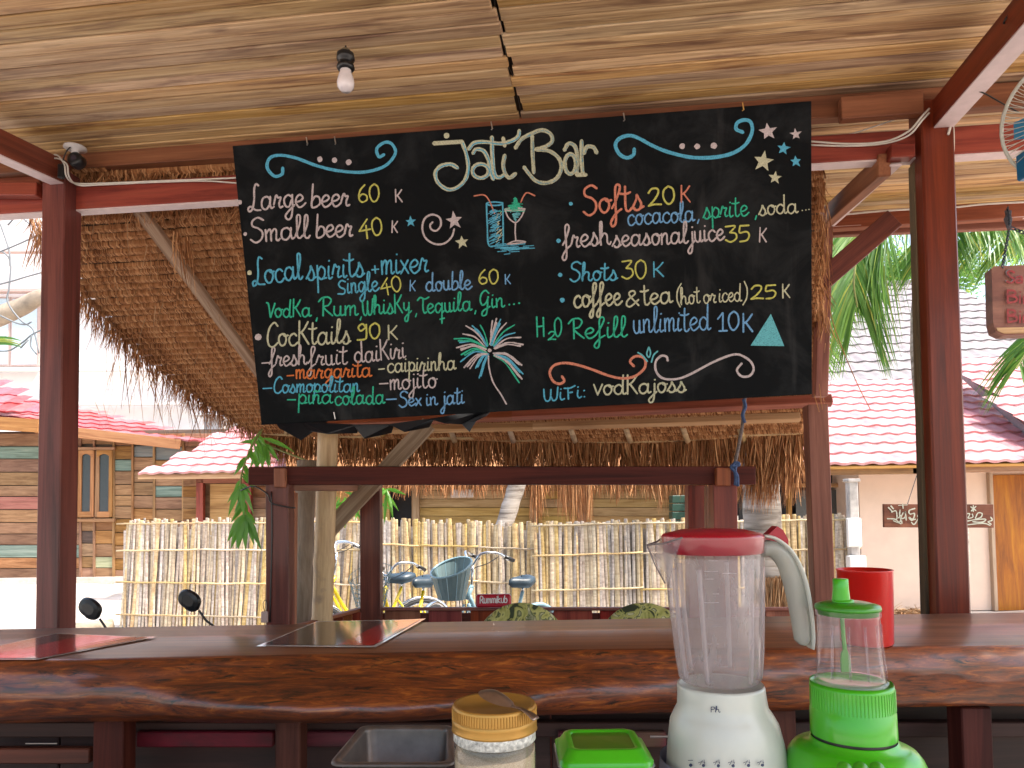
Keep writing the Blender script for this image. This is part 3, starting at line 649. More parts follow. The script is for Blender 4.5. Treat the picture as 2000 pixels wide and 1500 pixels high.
# timbers under the thatch
def tb(name, x0, y0, x1, y1, off, w1, w2, mat, rough=0): return beam(name, onT(x0, y0, off), onT(x1, y1, off), w1, w2, mat, thatch, up=TN, rough=rough)
tb('rafter', 262, 396, 512, 735, .11, .075, .035, M_grey)
mb = MB(); mb.tube(catmull([onT(x, y-4, .01) for x, y in eave], 3), .017, 8); mb.build('eave_pole', M_bampole, thatch, True)
for x in (885, 1000, 1120, 1228, 1340, 1450):
    mb = MB(); mb.tube([onT(x-6, 836, .02), onT(x+3, 862, .035)], .022, 8); mb.build('rafter_end', M_bampole, thatch, True)
for x, y in ((720, 830), (748, 842), (560, 838), (640, 838), (1000, 806), (1112, 800), (1225, 794), (1330, 787)):
    mb = MB(); mb.tube([onT(x, y-8, .02), onT(x, y+8, .03)], .020, 8); mb.build('rafter_end', M_bampole, thatch, True)
def purl(pts, off, w1, w2, mat):
    for (a, b_) in zip(pts[:-1], pts[1:]): tb('purlin', a[0], a[1], b_[0]+2, b_[1], off, w1, w2, mat)
purl([(585, 828), (1000, 811), (1622, 782)], .10, .06, .07, M_redlt)
purl([(690, 840), (1040, 832), (1560, 815)], .045, .05, .06, M_tan)
# bamboo pole and trunk pole carrying the roof
def pole(name, p0, p1, r, mat, label, cat, nodes=(), par=None, n=14, wob=.006):
    p0, p1 = Vector(p0), Vector(p1); L = (p1-p0).length; d = (p1-p0)/L; M, _ = frame_of(p0, p1); pts = []; rs = []
    m_ = 26
    for i in range(m_+1):
        t = i/m_; k = 1+wob*4*noise.noise(Vector((t*5, r*90, 1)))
        for nd in nodes:
            if abs(t-nd) < .012: k += .10
        pts.append(Vector((-L/2+L*t, wob*noise.noise(Vector((t*4, 9, r*50))), wob*noise.noise(Vector((t*4, 2, r*70)))))); rs.append(r*k)
    mb = MB(); mb.tube(pts, rs, n); o = mk(name, mb.v, mb.f, mat, par, M, True)
    return o
b0 = P(629, 1230, 4.45); b1 = P(640, 845, 4.45); bb = b0+(b0-b1)*.42
o = pole('bamboo_pole', bb, b1, .062, M_bampole, '', '', nodes=(.05, .28, .30, .52, .53, .86), wob=.004)
tag(o, 'thick yellow bamboo pole standing behind the bar under the thatch', 'bamboo pole')
M_trunk = wood('grey_bark', (.12, .09, .06), (.25, .20, .15), (.36, .30, .24), .85, 0, .05, (2, 12, 12), .6)
b0 = P(589, 1230, 4.75); b1 = P(597, 900, 4.75); bb = b0+(b0-b1)*.55
o = pole('wooden_pole', bb, b1, .062, M_trunk, '', '', wob=.02); tag(o, 'rough grey tree trunk pole just left of the yellow bamboo pole', 'wooden pole')
o = beam('diagonal_brace', P(628, 1050, 4.60), P(838, 828, 4.60), .10, .045, M_grey, None, up=V, rough=.06); tag(o, 'weathered diagonal timber brace running up from the bamboo pole to the thatch', 'brace')
M_tarp = plain('black_plastic_sheet', (.012, .013, .016), .4, nz=.3)
def sheet(name, pts, th, mat, parent=None, label=None, cat=None, sub=0):
    vs = [Vector(p) for p in pts]; n = len(vs); nn = (vs[1]-vs[0]).cross(vs[2]-vs[0]).normalized()*th
    vs2 = [v_+nn for v_ in vs]
    return tag(mk(name, vs+vs2, [tuple(range(n)), tuple(range(2*n-1, n-1, -1))]+[(i, (i+1) % n, n+(i+1) % n, n+i) for i in range(n)], mat, parent), label, cat)
tp_ = empty('torn_tarpaulin', P(740, 840, 3.75), 'torn strip of black plastic sheeting hanging below the lower left edge of the chalkboard', 'plastic sheet')
for q in ([(530, 812, 3.5), (640, 824, 3.7), (612, 838, 3.72), (588, 860, 3.7), (574, 843, 3.74), (545, 836, 3.6)], [(590, 824, 3.6), (700, 830, 3.72), (698, 846, 3.75), (640, 848, 3.7), (604, 842, 3.68)],
          [(690, 829, 3.7), (770, 828, 3.76), (765, 845, 3.7), (712, 856, 3.72), (700, 843, 3.74)], [(760, 828, 3.7), (850, 816, 3.76), (838, 834, 3.7), (790, 843, 3.74)],
          [(840, 818, 3.7), (965, 796, 3.76), (950, 812, 3.7), (930, 822, 3.68), (917, 843, 3.7), (902, 828, 3.74), (868, 826, 3.7)]):
    sheet('tarp_strip', [P(*a) for a in q], .003, M_tarp, tp_)

# ------------------------------------------------------------------ booth behind the counter
booth = empty('timber_booth', Vector((0, 4.4, FZ)), 'open dark red timber booth frame with low beam standing directly behind the bar counter', 'booth')
def bm_(name, a, b_, w1, w2, mat=M_red, up=V): return beam(name, a, b_, w1, w2, mat, booth, up=up)
bm_('beam', P(490, 930, 3.98), P(1471, 929, 3.98), .085, .10, wood('dark_red_beam', (.025, .005, .004), (.075, .010, .007), (.12, .018, .010), .6, 0, .1, gloss=.15), Z)
mk('beam_cap', [P(490, 911, 4.02), P(1471, 912, 4.02), P(1471, 911, 3.94), P(490, 910, 3.94)][:4], [(0, 1, 2, 3)], M_grey, booth)
def vpost(x0, y0, x1, Y, w1, w2, mat=M_red):
    a = P(x0, y0, Y); b_ = P(x1, 1210, Y); d = (b_-a).normalized(); return bm_('post', a, a+d*((GZ-a.z)/d.z), w1, w2, mat, Vector((0, 1, 0)))
vpost(547, 946, 548, 3.98, .125, .11); vpost(725, 950, 726, 4.85, .135, .10); vpost(1411, 946, 1414, 3.98, .13, .11); vpost(1357, 948, 1359, 4.85, .115, .10)
vpost(574, 962, 572, 4.35, .035, .05, M_redlt); vpost(1382, 950, 1384, 4.6, .035, .05, M_redlt)
bm_('tenon', P(548, 915, 3.92), P(548, 952, 3.92), .06, .05, M_redlt, Vector((0, 1, 0))); bm_('tenon', P(1411, 914, 3.92), P(1411, 949, 3.92), .075, .05, M_redlt, Vector((0, 1, 0)))
bm_('side_beam', P(560, 950, 4.05), P(735, 952, 4.8), .05, .05, M_redlt, Z); bm_('side_beam', P(1405, 930, 4.1), P(1360, 935, 4.8), .06, .08, M_red, Z)
bm_('beam', P(700, 935, 4.9), P(1400, 935, 4.9), .06, .07, M_red, Z)
# red bench with a back of short boards
bench = empty('bench', P(1020, 1220, 4.95)-Z*.5, 'long red bench with a back of upright boards behind the counter', 'bench')
def bp2(name, a, b_, w1, w2, mat, up=Z): return beam(name, a, b_, w1, w2, mat, bench, up=up)
bp2('rail', P(742, 1189, 4.9), P(1600, 1189, 4.9), .05, .02, M_redlt)
x = 748
for k in range(10):
    x2 = x+rnd(70, 84); a = P((x+x2)/2, 1192, 4.92); bp2('back_board', a, a-Z*.42, (x2-x-9)/1400*4.92, .025, M_redbr if k % 3 else M_redlt, Vector((0, 1, 0))); x = x2+rnd(5, 9)
bp2('seat', P(742, 1190, 4.7)-Z*.42, P(1600, 1190, 4.7)-Z*.42, .4, .035, M_redlt)
bp2('rear_panel', P(742, 1200, 4.97)-Z*.2, P(1600, 1200, 4.97)-Z*.2, .02, .42, M_red)
for xx in (760, 1180, 1580): a = P(xx, 1190, 4.7)-Z*.43; bp2('leg', a, Vector((a.x, a.y, GZ)), .07, .07, M_red, Vector((0, 1, 0)))
sb_ = empty('side_bench', P(620, 1215, 4.4)-Z*.5, 'short slanting red bench back of slats left of the booth post', 'bench')
a = P(703, 1190, 4.85); b_ = P(520, 1240, 4.0); beam('rail', a, b_, .05, .02, M_redlt, sb_)
for k in range(9):
    p_ = a.lerp(b_, (k+.5)/9); beam('slat', p_-Z*.01, p_-Z*.40, .075, .02, M_redlt if k % 2 else M_red, sb_, up=Vector((0, 1, 0)))
beam('seat', a-Z*.4+Vector((.15, 0, 0)), b_-Z*.4+Vector((.15, 0, 0)), .3, .03, M_red, sb_)
p_ = a.lerp(b_, .5)-Z*.4+Vector((.15, 0, 0)); beam('leg', p_, Vector((p_.x, p_.y, GZ)), .08, .08, M_red, sb_, up=Vector((0, 1, 0)))
# game box
gb = empty('game_box', P(964, 1186, 4.9), 'small flat red game box with white lettering lying on the bench rail', 'game box')
M_box = plain('red_card', (.42, .012, .03), .4); M_ink = plain('white_print', (.72, .68, .66), .6)
ca_ = P(964, 1173, 4.86); mb = MB(); mb.box(ca_, (.118, .03, .043), b=.012); mb.build('carton', M_box, gb)
mb = MB(); mb.box(ca_+Vector((0, -.0, 0)), (.1195, .022, .0445), b=.012); mb.build('edge_band', plain('grey_card_edge', (.5, .45, .45), .6), gb)
fnb = lambda px, py, off=0: P(px, py, 4.829-off)
GB = {'R': (.9, ".1,0 .1,1.5 .6,1.5 .75,1.1 .5,.75 .1,.75|.4,.75 .85,0"), 'y': (.8, ".05,1 .35,.1|.7,1 .25,-.4 .05,-.4"), 'm': (1.1, ".1,1 .1,0|.1,.8 .3,1 .5,.8 .5,0|.5,.8 .75,1 .9,.8 .95,0"), 'i': (.35, ".15,1 .15,0|.15,1.4 .17,1.42"),
      'k': (.8, ".1,1.6 .1,0|.6,1 .15,.5 .7,0"), 'u': (.8, ".1,1 .15,.1 .5,0 .65,.3|.65,1 .65,0"), 'b': (.8, ".1,1.6 .1,0|.1,.8 .5,1 .7,.5 .5,0 .1,.1"), "'": (.3, ".15,1.6 .1,1.2")}
Gs = dict(G); G.update(GB); word("Rummikub", 937, 1178, 991, 1177, 8.5, 'white', 2.2, .05, 'lettering', gb, fnb, M_ink); G.clear(); G.update(Gs)
# round cushions
M_cush = NT('leaf_print_cloth'); v = M_cush.coords((9, 9, 9)); n_ = M_cush.noise(v, 1.1, 2, 2.2, .4)
M_cush.base(M_cush.ramp(n_, [(.38, (.03, .04, .015)), (.42, (.26, .26, .06)), (.56, (.44, .42, .14)), (.59, (.05, .07, .02)), (.66, (.50, .47, .26))])).set(Roughness=.85); M_cush = M_cush.m
for (px, lab) in ((1017, 'round leaf-patterned cushion poking up behind the counter below the small red box'), (1258, 'round leaf-patterned cushion poking up behind the counter just left of the blender')):
    c_ = P(px, 1178, 3.95)-Z*.26; Mx = Matrix.Rotation(R(90-12), 4, 'X'); mb = MB()
    mb.lathe([(0.001, .045), (.12, .045), (.22, .035), (.255, .015), (.262, 0), (.255, -.015), (.22, -.035), (.12, -.045), (.001, -.045)], (0, 0, 0), 32)
    o = mk('cushion', mb.v, mb.f, M_cush, None, Matrix.Translation(c_) @ Mx, True); tag(o, lab, 'cushion', 'round cushions behind the counter')
    st = MB(); st.box(c_-Z*.33+Vector((0, .08, 0)), (.2, .2, .02), b=.006); s_ = empty('stool', c_-Z*.9, 'low stool under the cushion '+('below the red box' if px < 1100 else 'left of the blender'), 'stool')
    st.build('seat', M_red, s_)
    for dx in (-.15, .15):
        for dy in (-.08, .22): q = c_-Z*.34+Vector((dx, dy, 0)); beam('leg', q, Vector((q.x, q.y, GZ)), .035, .035, M_red, s_, up=Vector((0, 1, 0)))

# ------------------------------------------------------------------ bamboo fences
def slat_mesh(mat, L, seed):
    rg = random.Random(seed); w_ = rg.uniform(.015, .026); mb = MB(); m_ = 7; prev = None; vs = []; bow = rg.uniform(-.012, .012)
    zs = [0]; 
    for i in range(m_): zs += [L*(i+1)/m_-.008, L*(i+1)/m_]
    for i, z in enumerate(zs):
        k = 1.0 if i % 2 == 0 else 1.10; x0 = bow*math.sin(z/L*math.pi)
        for a in (0, 45, 90, 135, 180): vs.append((x0-w_*k*math.cos(R(a)), -w_*.55*k*math.sin(R(a)), z))
        vs.append((x0, .002, z))
    fs = []
    for i in range(len(zs)-1):
        for j in range(6): fs.append((i*6+j, i*6+(j+1) % 6, (i+1)*6+(j+1) % 6, (i+1)*6+j))
    e = (len(zs)-1)*6; fs.append(tuple(e+j for j in range(6)))
    me = bpy.data.meshes.new('slat'); me.from_pydata(vs, [], fs); me.materials.append(mat); me.update(); return me
SL = [slat_mesh(M_bam if i % 5 < 3 else M_bamold, 1.32, i) for i in range(10)]
def fence(label, pa, pb_, topf, n, lean=0, tilt=.03, rails=(.12, .42, .72, .97), back=True):
    """pa, pb_: ground points; topf(f) height at fraction f"""
    root = empty('bamboo_fence', pa, label, 'fence'); d = pb_-pa; L = d.length; ux = d/L; az = math.atan2(ux.y, ux.x)
    for k in range(n):
        f = (k+.5)/n+rnd(-.2, .2)/n; lay = k % 2; H = topf(f)*rnd(.965, 1.02); p_ = pa.lerp(pb_, f)+Vector((-ux.y, ux.x, 0))*(lay*.028)
        M = Matrix.Translation(p_) @ Matrix.Rotation(az, 4, 'Z') @ Matrix.Rotation(lean+rnd(-tilt, tilt), 4, 'Y') @ Matrix.Diagonal((rnd(.8, 1.25), 1, H/1.32, 1))
        inst('bamboo_slat', SL[random.randrange(10)], root, M)
    for h_ in rails:
        off = Vector((ux.y, -ux.x, 0))*.016; a = pa-ux*.05+off+Z*topf(0)*h_; b_ = pb_+ux*.02+off+Z*topf(1)*h_; segs = 3
        for s_ in range(segs):
            q0 = a.lerp(b_, s_/segs); q1 = a.lerp(b_, (s_+1)/segs+.01); M, LL = frame_of(q0+Z*rnd(-.012, .012), q1+Z*rnd(-.012, .012)); mb = MB()
            mb.tube([Vector((-LL/2+LL*i/8, 0, .004*math.sin(i*1.7))) for i in range(9)], [.011, .012, .011, .013, .011, .012, .011, .013, .011], 6); mk('rail', mb.v, mb.f, M_bam, root, M, True)
    if back:                                # woven backing canes too small to tell apart
        mb = MB(); 
        for k in range(int(L/.035)):
            f = (k+.5)/(L/.035); p_ = pa.lerp(pb_, f)+Vector((-ux.y, ux.x, 0))*.06; H = topf(f)*rnd(.9, .98); q = ux*.019; mb.add([p_-q, p_+q, p_+q+Z*H, p_-q+Z*H], [(0, 1, 2, 3)])
        o = mb.build('backing_cane', M_bamold, root); o['kind'] = 'stuff'
    return root
def gpt(px, Y): q = P(px, 1000, Y); return Vector((q.x, q.y, GZ))
def hof(y, Y): return P(1000, y, Y).z-GZ
h0 = hof(1010, 9.6)
fence('left stretch of woven bamboo fence, standing loose at its left end behind the scooter mirrors', gpt(236, 9.9), gpt(712, 9.2), lambda f: h0+.02, 124, lean=.05, tilt=.055)
h1 = hof(1010, 8.95)
fence('middle stretch of bamboo fence of upright canes behind the parked bicycles', gpt(716, 9.1), gpt(1042, 8.8), lambda f: h1+.01-.09*f, 100, tilt=.04, rails=(.15, .48, .78))
h2 = hof(1018, 8.7)
fence('right stretch of bamboo fence running behind the blender to the white pillar', gpt(1046, 8.7), gpt(1668, 8.6), lambda f: h2-.03+.06*f, 190, tilt=.03)
# ------------------------------------------------------------------ houses
def tile_mat(name, a, b_, val=.12):
    m = NT(name); n = m.noise(m.coords((6, 6, 6)), 1, 5, .3); c = m.ramp(n, [(.3, a), (.65, b_)]); c = m.vary(c, val, .006, .12)
    m.base(c).set(Roughness=.45, Specular_IOR_Level=.4); return m.m
M_tred2 = tile_mat('red_metal_tile', (.30, .055, .06), (.40, .10, .11)); M_tred = tile_mat('pale_red_tile', (.46, .13, .16), (.58, .25, .27)); M_tpale = tile_mat('glare_pink_tile', (.42, .17, .18), (.54, .28, .28), .10); M_tgrey = tile_mat('grey_brown_tile', (.15, .13, .13), (.24, .21, .21))  # the pale pink tile has the roof's glare put into its colour
def tmesh(name, tw, th, mat, amp=.022):
    nx = 8; vs = []; fs = []
    for j, (yy, zz) in enumerate(((0, -.008), (0, .032), (th*.5, .016), (th*1.06, .002))):
        for i in range(nx+1):
            t = i/nx; w_ = amp*(.5-.5*math.cos(2*math.pi*min(1, t*1.15)))*(1 if t < .87 else .2)
            vs.append(((t-.5)*tw*1.02, yy, zz+w_ if j else w_-.006))
    for j in range(3):
        for i in range(nx): fs.append((j*(nx+1)+i, j*(nx+1)+i+1, (j+1)*(nx+1)+i+1, (j+1)*(nx+1)+i))
    me = bpy.data.meshes.new(name); me.from_pydata(vs, [], fs); me.materials.append(mat); me.update(); return me
def tile_roof(root, org, ud, vd, cols, rows, tw, th, mat, keep=None, c0=0):
    ud = ud.normalized(); vd = vd.normalized(); nd = ud.cross(vd).normalized()
    if nd.z < 0: nd = -nd
    me = tmesh('roof_tile', tw, th, mat); M0 = Matrix((ud, vd, nd)).transposed().to_4x4(); cnt = 0
    for r in range(rows):
        for c in range(c0, c0+cols):
            p_ = org+ud*((c+.5)*tw)+vd*(r*th); q = proj(p_+vd*th*.5)
            if keep and not keep(*q): continue
            if q[0] < -60 or q[0] > 2070: continue
            inst('roof_tile', me, root, Matrix.Translation(p_+nd*rnd(-.002, .002)) @ M0); cnt += 1
    a = org+ud*(c0*tw)-nd*.02; b_ = a+ud*(cols*tw); c_ = b_+vd*rows*th; d_ = a+vd*rows*th
    return a, b_, c_, d_, cnt
def slab(name, q, th, mat, par): return sheet(name, q, th, mat, par)
# --- pink house on the right
RY = 10.5
ph = empty('pink_house', gpt(1850, RY), 'pale pink plastered house with glare-pale red tile roof and orange-brown door on the right', 'house')
def wq(x0, y0, x1, y1, Y): return [P(x0, y0, Y), P(x1, y0, Y), P(x1, y1, Y), P(x0, y1, Y)]
def wallbox(name, x0, y0, x1, Y, par, mat, th=.15, z0=None, y1=None):
    a = P(x0, y0, Y); b_ = P(x1, y0, Y); zt = (a.z+b_.z)/2; zb = z0 if z0 is not None else (P(x0, y1, Y).z if y1 else GZ)
    mb = MB(); mb.box(((a.x+b_.x)/2, Y+th/2, (zt+zb)/2), ((b_.x-a.x)/2, th/2, (zt-zb)/2), b=.004); return mb.build(name, mat, par)
wallbox('wall', 1676, 905, 2330, RY, ph, M_plaster, .2)
wallbox('recess_wall', 1440, 900, 1690, RY+.9, ph, M_navy, .1)
wallbox('recess_wall', 1665, 905, 1680, RY+.2, ph, M_plaster, .9)
d0 = P(1935, 928, RY-.02); d1 = P(2055, 928, RY-.02); M_door = wood('orange_brown_door', (.13, .035, .010), (.30, .10, .028), (.44, .18, .05), .5, .15, .1, (1, 8, 8), .1)
dr = beam('door', Vector(((d0.x+d1.x)/2, RY-.03, GZ)), Vector(((d0.x+d1.x)/2, RY-.03, d0.z)), d1.x-d0.x, .05, M_door, ph, up=Vector((0, 1, 0)))
for xx in (d0.x-.03, d1.x+.03): beam('door_frame', Vector((xx, RY-.03, GZ)), Vector((xx, RY-.03, d0.z+.03)), .05, .09, wood('pale_door_frame', (.2, .13, .08), (.35, .26, .18), (.45, .35, .25)), ph, up=Vector((0, 1, 0)))
# recess window
for (x0, y0, x1, y1, nm, mt) in ((1553, 958, 1652, 1020, 'window_pane', plain('grey_glass', (.06, .065, .07), .15)),):
    a, b_ = P(x0, y0, RY+.78), P(x1, y1, RY+.78); mb = MB(); mb.box((a+b_)/2, ((b_.x-a.x)/2, .01, (a.z-b_.z)/2)); mb.build(nm, mt, ph)
for (x0, y0, x1, y1) in ((1541, 945, 1541, 1035), (1640, 945, 1640, 1035), (1532, 948, 1652, 948), (1532, 1034, 1652, 1034)):
    beam('window_frame', P(x0, y0, RY+.74), P(x1, y1, RY+.74), .06, .10, M_tan, ph, up=Vector((0, 1, 0)))
beam('window_lintel', P(1525, 925, RY+.7), P(1672, 925, RY+.7), .06, .05, M_black, ph)
EY = 9.7
beam('eave_beam', P(1515, 921, EY+.12), P(1795, 917, EY+.12), .07, .12, M_eave, ph); beam('eave_beam', P(1780, 916, EY+.12), P(2200, 905, EY+.12), .07, .14, M_eave, ph)
e0 = P(1430, 912, EY); e1 = P(2100, 901, EY); ud = (e1-e0).normalized(); vd = (V*1.0-V.dot(ud)*ud); vd = Vector((0, 1, .47)).normalized()
def above_cap(x, y):  # right of / above the hip cap line
    return y < 716+(x-1868)*(110/132.) and x > 1866
a, b_, c_, d_, n1 = tile_roof(ph, e0, ud, vd, 26, 11, .256, .38, M_tpale, lambda x, y: not above_cap(x, y) and x > 1470)
slab('roof_deck', [a, b_, c_, d_], -.04, M_tan, ph)
cp0 = P(1864, 712, 13.2); cp1 = P(2060, 878, 9.9); beam('hip_cap', cp0, cp1, .16, .10, M_tgrey, ph)
beam('hip_cap', P(1868, 722, 13.15), P(2060, 890, 9.86), .04, .12, M_tgrey, ph)
a, b_, c_, d_, n2 = tile_roof(ph, P(1840, 905, 9.2), Vector((1, -.06, .0)), Vector((0, 1, .56)).normalized(), 16, 13, .256, .38, M_tpale, lambda x, y: above_cap(x, y-6) and y > 695)
# --- darker roof behind
gh = empty('grey_roofed_house', P(1850, 745, 10.6)-Z*0, 'taller house with grey-brown tiled roof rising behind the red roof on the right', 'house')
o0 = P(1500, 752, 13.9); a, b_, c_, d_, n3 = tile_roof(gh, o0, Vector((1, -.05, .012)), Vector((0, 1, .65)).normalized(), 22, 13, .30, .48, M_tgrey, lambda x, y: x > 1590 and not (850 > 2000))
slab('roof_deck', [a, b_, c_, d_], -.05, M_tan, gh)
beam('ridge_cap', d_+Z*.05-Vector((.2, 0, 0)), c_+Z*.05, .22, .12, M_tgrey, gh)
wallbox('wall', 1500, 760, 2300, 14.3, gh, M_plaster, .2)
# --- white pillar and cloth
pw = empty('white_pillar', gpt(1665, 8.5), 'white carved pillar at the right end of the bamboo fence, hung with a white cloth', 'pillar')
a = P(1663, 940, 8.5); mb = MB(); M_old = plain('weathered_white', (.40, .37, .35), .8, nz=.35, scale=6)
mb.box((a.x, 8.5, (a.z+GZ)/2), (.055, .05, (a.z-GZ)/2), b=.01); mb.box((a.x, 8.5, a.z+.01), (.075, .07, .02), b=.008); mb.build('shaft', M_old, pw)
mb = MB(); q = P(1668, 1040, 8.42); mb.box(q, (.085, .02, .17), b=.012); mb.build('cloth', M_whitewall, pw)
mb = MB(); q = P(1672, 1100, 8.42); mb.box(q, (.10, .05, .09), b=.012); mb.build('ledge', M_whitewall, pw)
# --- wooden house on the left
M_wwall = wood('reclaimed_plank', (.11, .05, .022), (.24, .12, .055), (.36, .20, .10), .75, 0, .22, (1.5, 14, 14), .3, hue=.012)
M_teal = wood('teal_painted_plank', (.08, .09, .06), (.16, .22, .18), (.28, .34, .28), .8); M_gblue = wood('grey_painted_plank', (.08, .09, .09), (.18, .20, .20), (.28, .28, .26), .8)
M_grn = wood('green_painted_plank', (.12, .13, .06), (.28, .29, .17), (.38, .38, .25), .8); M_rdp = wood('red_painted_plank', (.16, .06, .04), (.30, .10, .08), (.36, .17, .12), .8); M_dkp = wood('charred_plank', (.05, .035, .025), (.11, .07, .05), (.18, .12, .09), .8)
LY = 16.0
wh = empty('wooden_house', gpt(150, LY), 'brown wooden house of reclaimed planks with pinkish red roof on the left', 'house')
special = [(-300, 73, 862, 884, M_teal), (-300, 73, 966, 988, M_rdp), (-300, 155, 1068, 1092, M_teal), (222, 259, 896, 918, M_teal), (262, 330, 868, 888, M_gblue), (303, 358, 952, 976, M_teal), (184, 240, 1084, 1110, M_grn), (155, 182, 1045, 1070, M_dkp)]
segs = [(-420, -260), (-260, -100), (-100, 157), (157, 184), (184, 222), (222, 259), (259, 301), (301, 358), (358, 460), (460, 620)]
for (x0, x1) in segs:
    y = 846
    while y < 1130:
        h = rnd(21, 27); xm = (x0+x1)/2; ym = y+h/2; mt = M_wwall
        for s in special:
            if s[0] <= xm <= s[1] and s[2] <= ym <= s[3]: mt = s[4]
        if not (150 < xm < 222 and 876 < ym < 1012):
            beam('wall_plank', P(x0+1, y+h/2, LY+rnd(-.008, .008)), P(x1-1, y+h/2, LY+rnd(-.008, .008)), .03, (h-1.6)/1400*LY, mt, wh)
        y += h
    beam('batten', P(x1, 846, LY-.03), P(x1, 1140, LY-.03), .05, .04, M_wwall, wh, up=Vector((0, 1, 0)))
wallbox('backing', -430, 842, 630, LY+.05, wh, M_dkp, .1)
wallbox('plinth', -430, 1128, 630, LY-.06, wh, M_ground, .1)
for (x0, x1) in ((100, 152), (154, 184), (188, 220)):
    a, b_ = P(x0, 880, LY-.06), P(x1, 1010, LY-.06); w_ = b_.x-a.x; zt, zb = a.z, b_.z
    sh = beam('window_shutter', Vector((a.x+.045, LY-.07, zb)), Vector((a.x+.045, LY-.07, zt)), .08, .04, M_eave, wh, up=Vector((0, 1, 0)))
    beam('stile', Vector((b_.x-.045, LY-.07, zb)), Vector((b_.x-.045, LY-.07, zt)), .08, .04, M_eave, sh, up=Vector((0, 1, 0)))
    beam('rail', Vector((a.x+.055, LY-.072, zb+.06)), Vector((b_.x-.055, LY-.072, zb+.06)), .04, .13, M_eave, sh); 
    vs = []; m_ = 8      # arched head
    for i in range(m_+1):
        t = i/m_; vs.append((a.x+.03+(w_-.06)*t, LY-.094, zt-.17+.09*math.sin(math.pi*t)))
    for i in range(m_+1): vs.append((a.x+.03+(w_-.06)*i/m_, LY-.094, zt))
    mk('arched_head', vs, [(i, i+1, m_+2+i, m_+1+i) for i in range(m_)], M_eave, sh)
    mb = MB(); mb.box(((a.x+b_.x)/2, LY-.055, (zt+zb)/2), (w_/2-.04, .006, (zt-zb)/2-.03)); mb.build('pane', plain('dark_pane', (.035, .045, .05), .2), sh)
beam('window_sill', P(95, 1016, LY-.1), P(225, 1016, LY-.1), .08, .07, M_eave, wh); beam('window_lintel', P(95, 876, LY-.1), P(225, 876, LY-.1), .06, .06, M_eave, wh)
beam('fascia', P(-420, 800, LY-.75), P(75, 832, LY-.75), .04, .28, M_eave, wh); beam('fascia', P(70, 836, LY-.72), P(352, 868, LY-.5), .04, .22, M_eave, wh)
tile_roof(wh, P(-400, 797, LY-.8), (P(440, 868, LY-.45)-P(-400, 797, LY-.8)), Vector((0, 1, .22)), 34, 8, .36, .60, M_tred2, lambda x, y: y > (771+.225*(x-39) if x > 39 else 740+.8*x))
tile_roof(wh, P(-400, 790, LY-.2), Vector((1, 0, -.05)), Vector((-.0, 1, .55)), 16, 5, .36, .5, M_tred2, lambda x, y: y > 742+.75*max(0, x-2) and y < 800)
# --- lower red-roofed annex
an = empty('small_red_roofed_annex', gpt(450, 13.4), 'low annex with pale red tiled roof and red door frame, left of the hanging vine', 'annex')
tile_roof(an, P(240, 928, 12.5), Vector((1, 0, .012)), Vector((0, 1, .5)), 18, 7, .27, .33, M_tpale, lambda x, y: y > 924-(x-285)*.53)
wallbox('wall', 358, 930, 640, 13.5, an, M_wwall, .1)
for k in range(9): beam('wall_plank', P(358, 938+k*22, 13.4), P(392, 938+k*22, 13.4), .03, .20, M_wwall, an); beam('wall_plank', P(487, 938+k*22, 13.4), P(620, 938+k*22, 13.4), .03, .20, M_wwall, an)
for (x0, y0, x1, y1) in ((392, 935, 392, 1150), (485, 935, 485, 1150)): beam('door_frame', P(x0, y0, 13.3), P(x1, y1, 13.3), .13, .1, M_redbr, an, up=Vector((0, 1, 0)))
beam('door_frame', P(386, 938, 13.3), P(492, 938, 13.3), .1, .11, M_redlt, an); wallbox('door', 410, 945, 476, 13.38, an, M_tan, .04)
beam('fascia', P(270, 932, 12.55), P(560, 930, 12.55), .03, .07, M_tan, an)
# --- pale buildings far behind
wb = empty('white_building', gpt(150, 26), 'tall bright white building with tall windows far behind on the left', 'building')
wallbox('wall', -500, 250, 445, 26, wb, M_whitewall, .3)
M_frame = plain('pinkish_frame', (.42, .30, .27), .6); M_paneb = plain('pale_window_pane', (.42, .50, .55), .2)
for (x0, x1) in ((-150, -80), (-70, 18), (26, 74), (88, 140), (180, 240), (260, 320), (340, 400)):
    if x0 > 80: continue
    a, b_ = P(x0, 585, 25.9), P(x1, 712, 25.9); mb = MB(); mb.box((a+b_)/2, ((b_.x-a.x)/2+.06, .05, (a.z-b_.z)/2+.06)); w0 = mb.build('window', M_frame, wb)
    mb = MB(); mb.box((a+b_)/2-Vector((0, .05, 0)), ((b_.x-a.x)/2-.02, .02, (a.z-b_.z)/2)); mb.build('pane', M_paneb, w0)
beam('ledge', P(-400, 572, 25.7), P(445, 566, 25.7), .3, .1, M_frame, wb); beam('ledge', P(-400, 722, 25.7), P(445, 722, 25.7), .3, .12, M_whitewall, wb); beam('ledge', P(-400, 496, 25.7), P(445, 490, 25.7), .2, .05, M_frame, wb)
beam('ledge', P(150, 788, 25.6), P(445, 788, 25.6), .3, .12, M_whitewall, wb)
gb2 = empty('grey_concrete_building', gpt(480, 21), 'grey concrete building with projecting slabs between the white building and the thatch', 'building')
wallbox('wall', 400, 792, 700, 21, gb2, plain('grey_concrete', (.36, .34, .33), .9, nz=.15, scale=2), .3)
beam('slab', P(380, 808, 20.5), P(560, 806, 20.5), .5, .14, M_whitewall, gb2); beam('slab', P(380, 850, 20.5), P(560, 848, 20.5), .4, .10, M_whitewall, gb2)
wallbox('column', 405, 795, 432, 20.7, gb2, M_whitewall, .3); wallbox('window', 500, 840, 530, 20.9, gb2, M_navy, .06, y1=862)
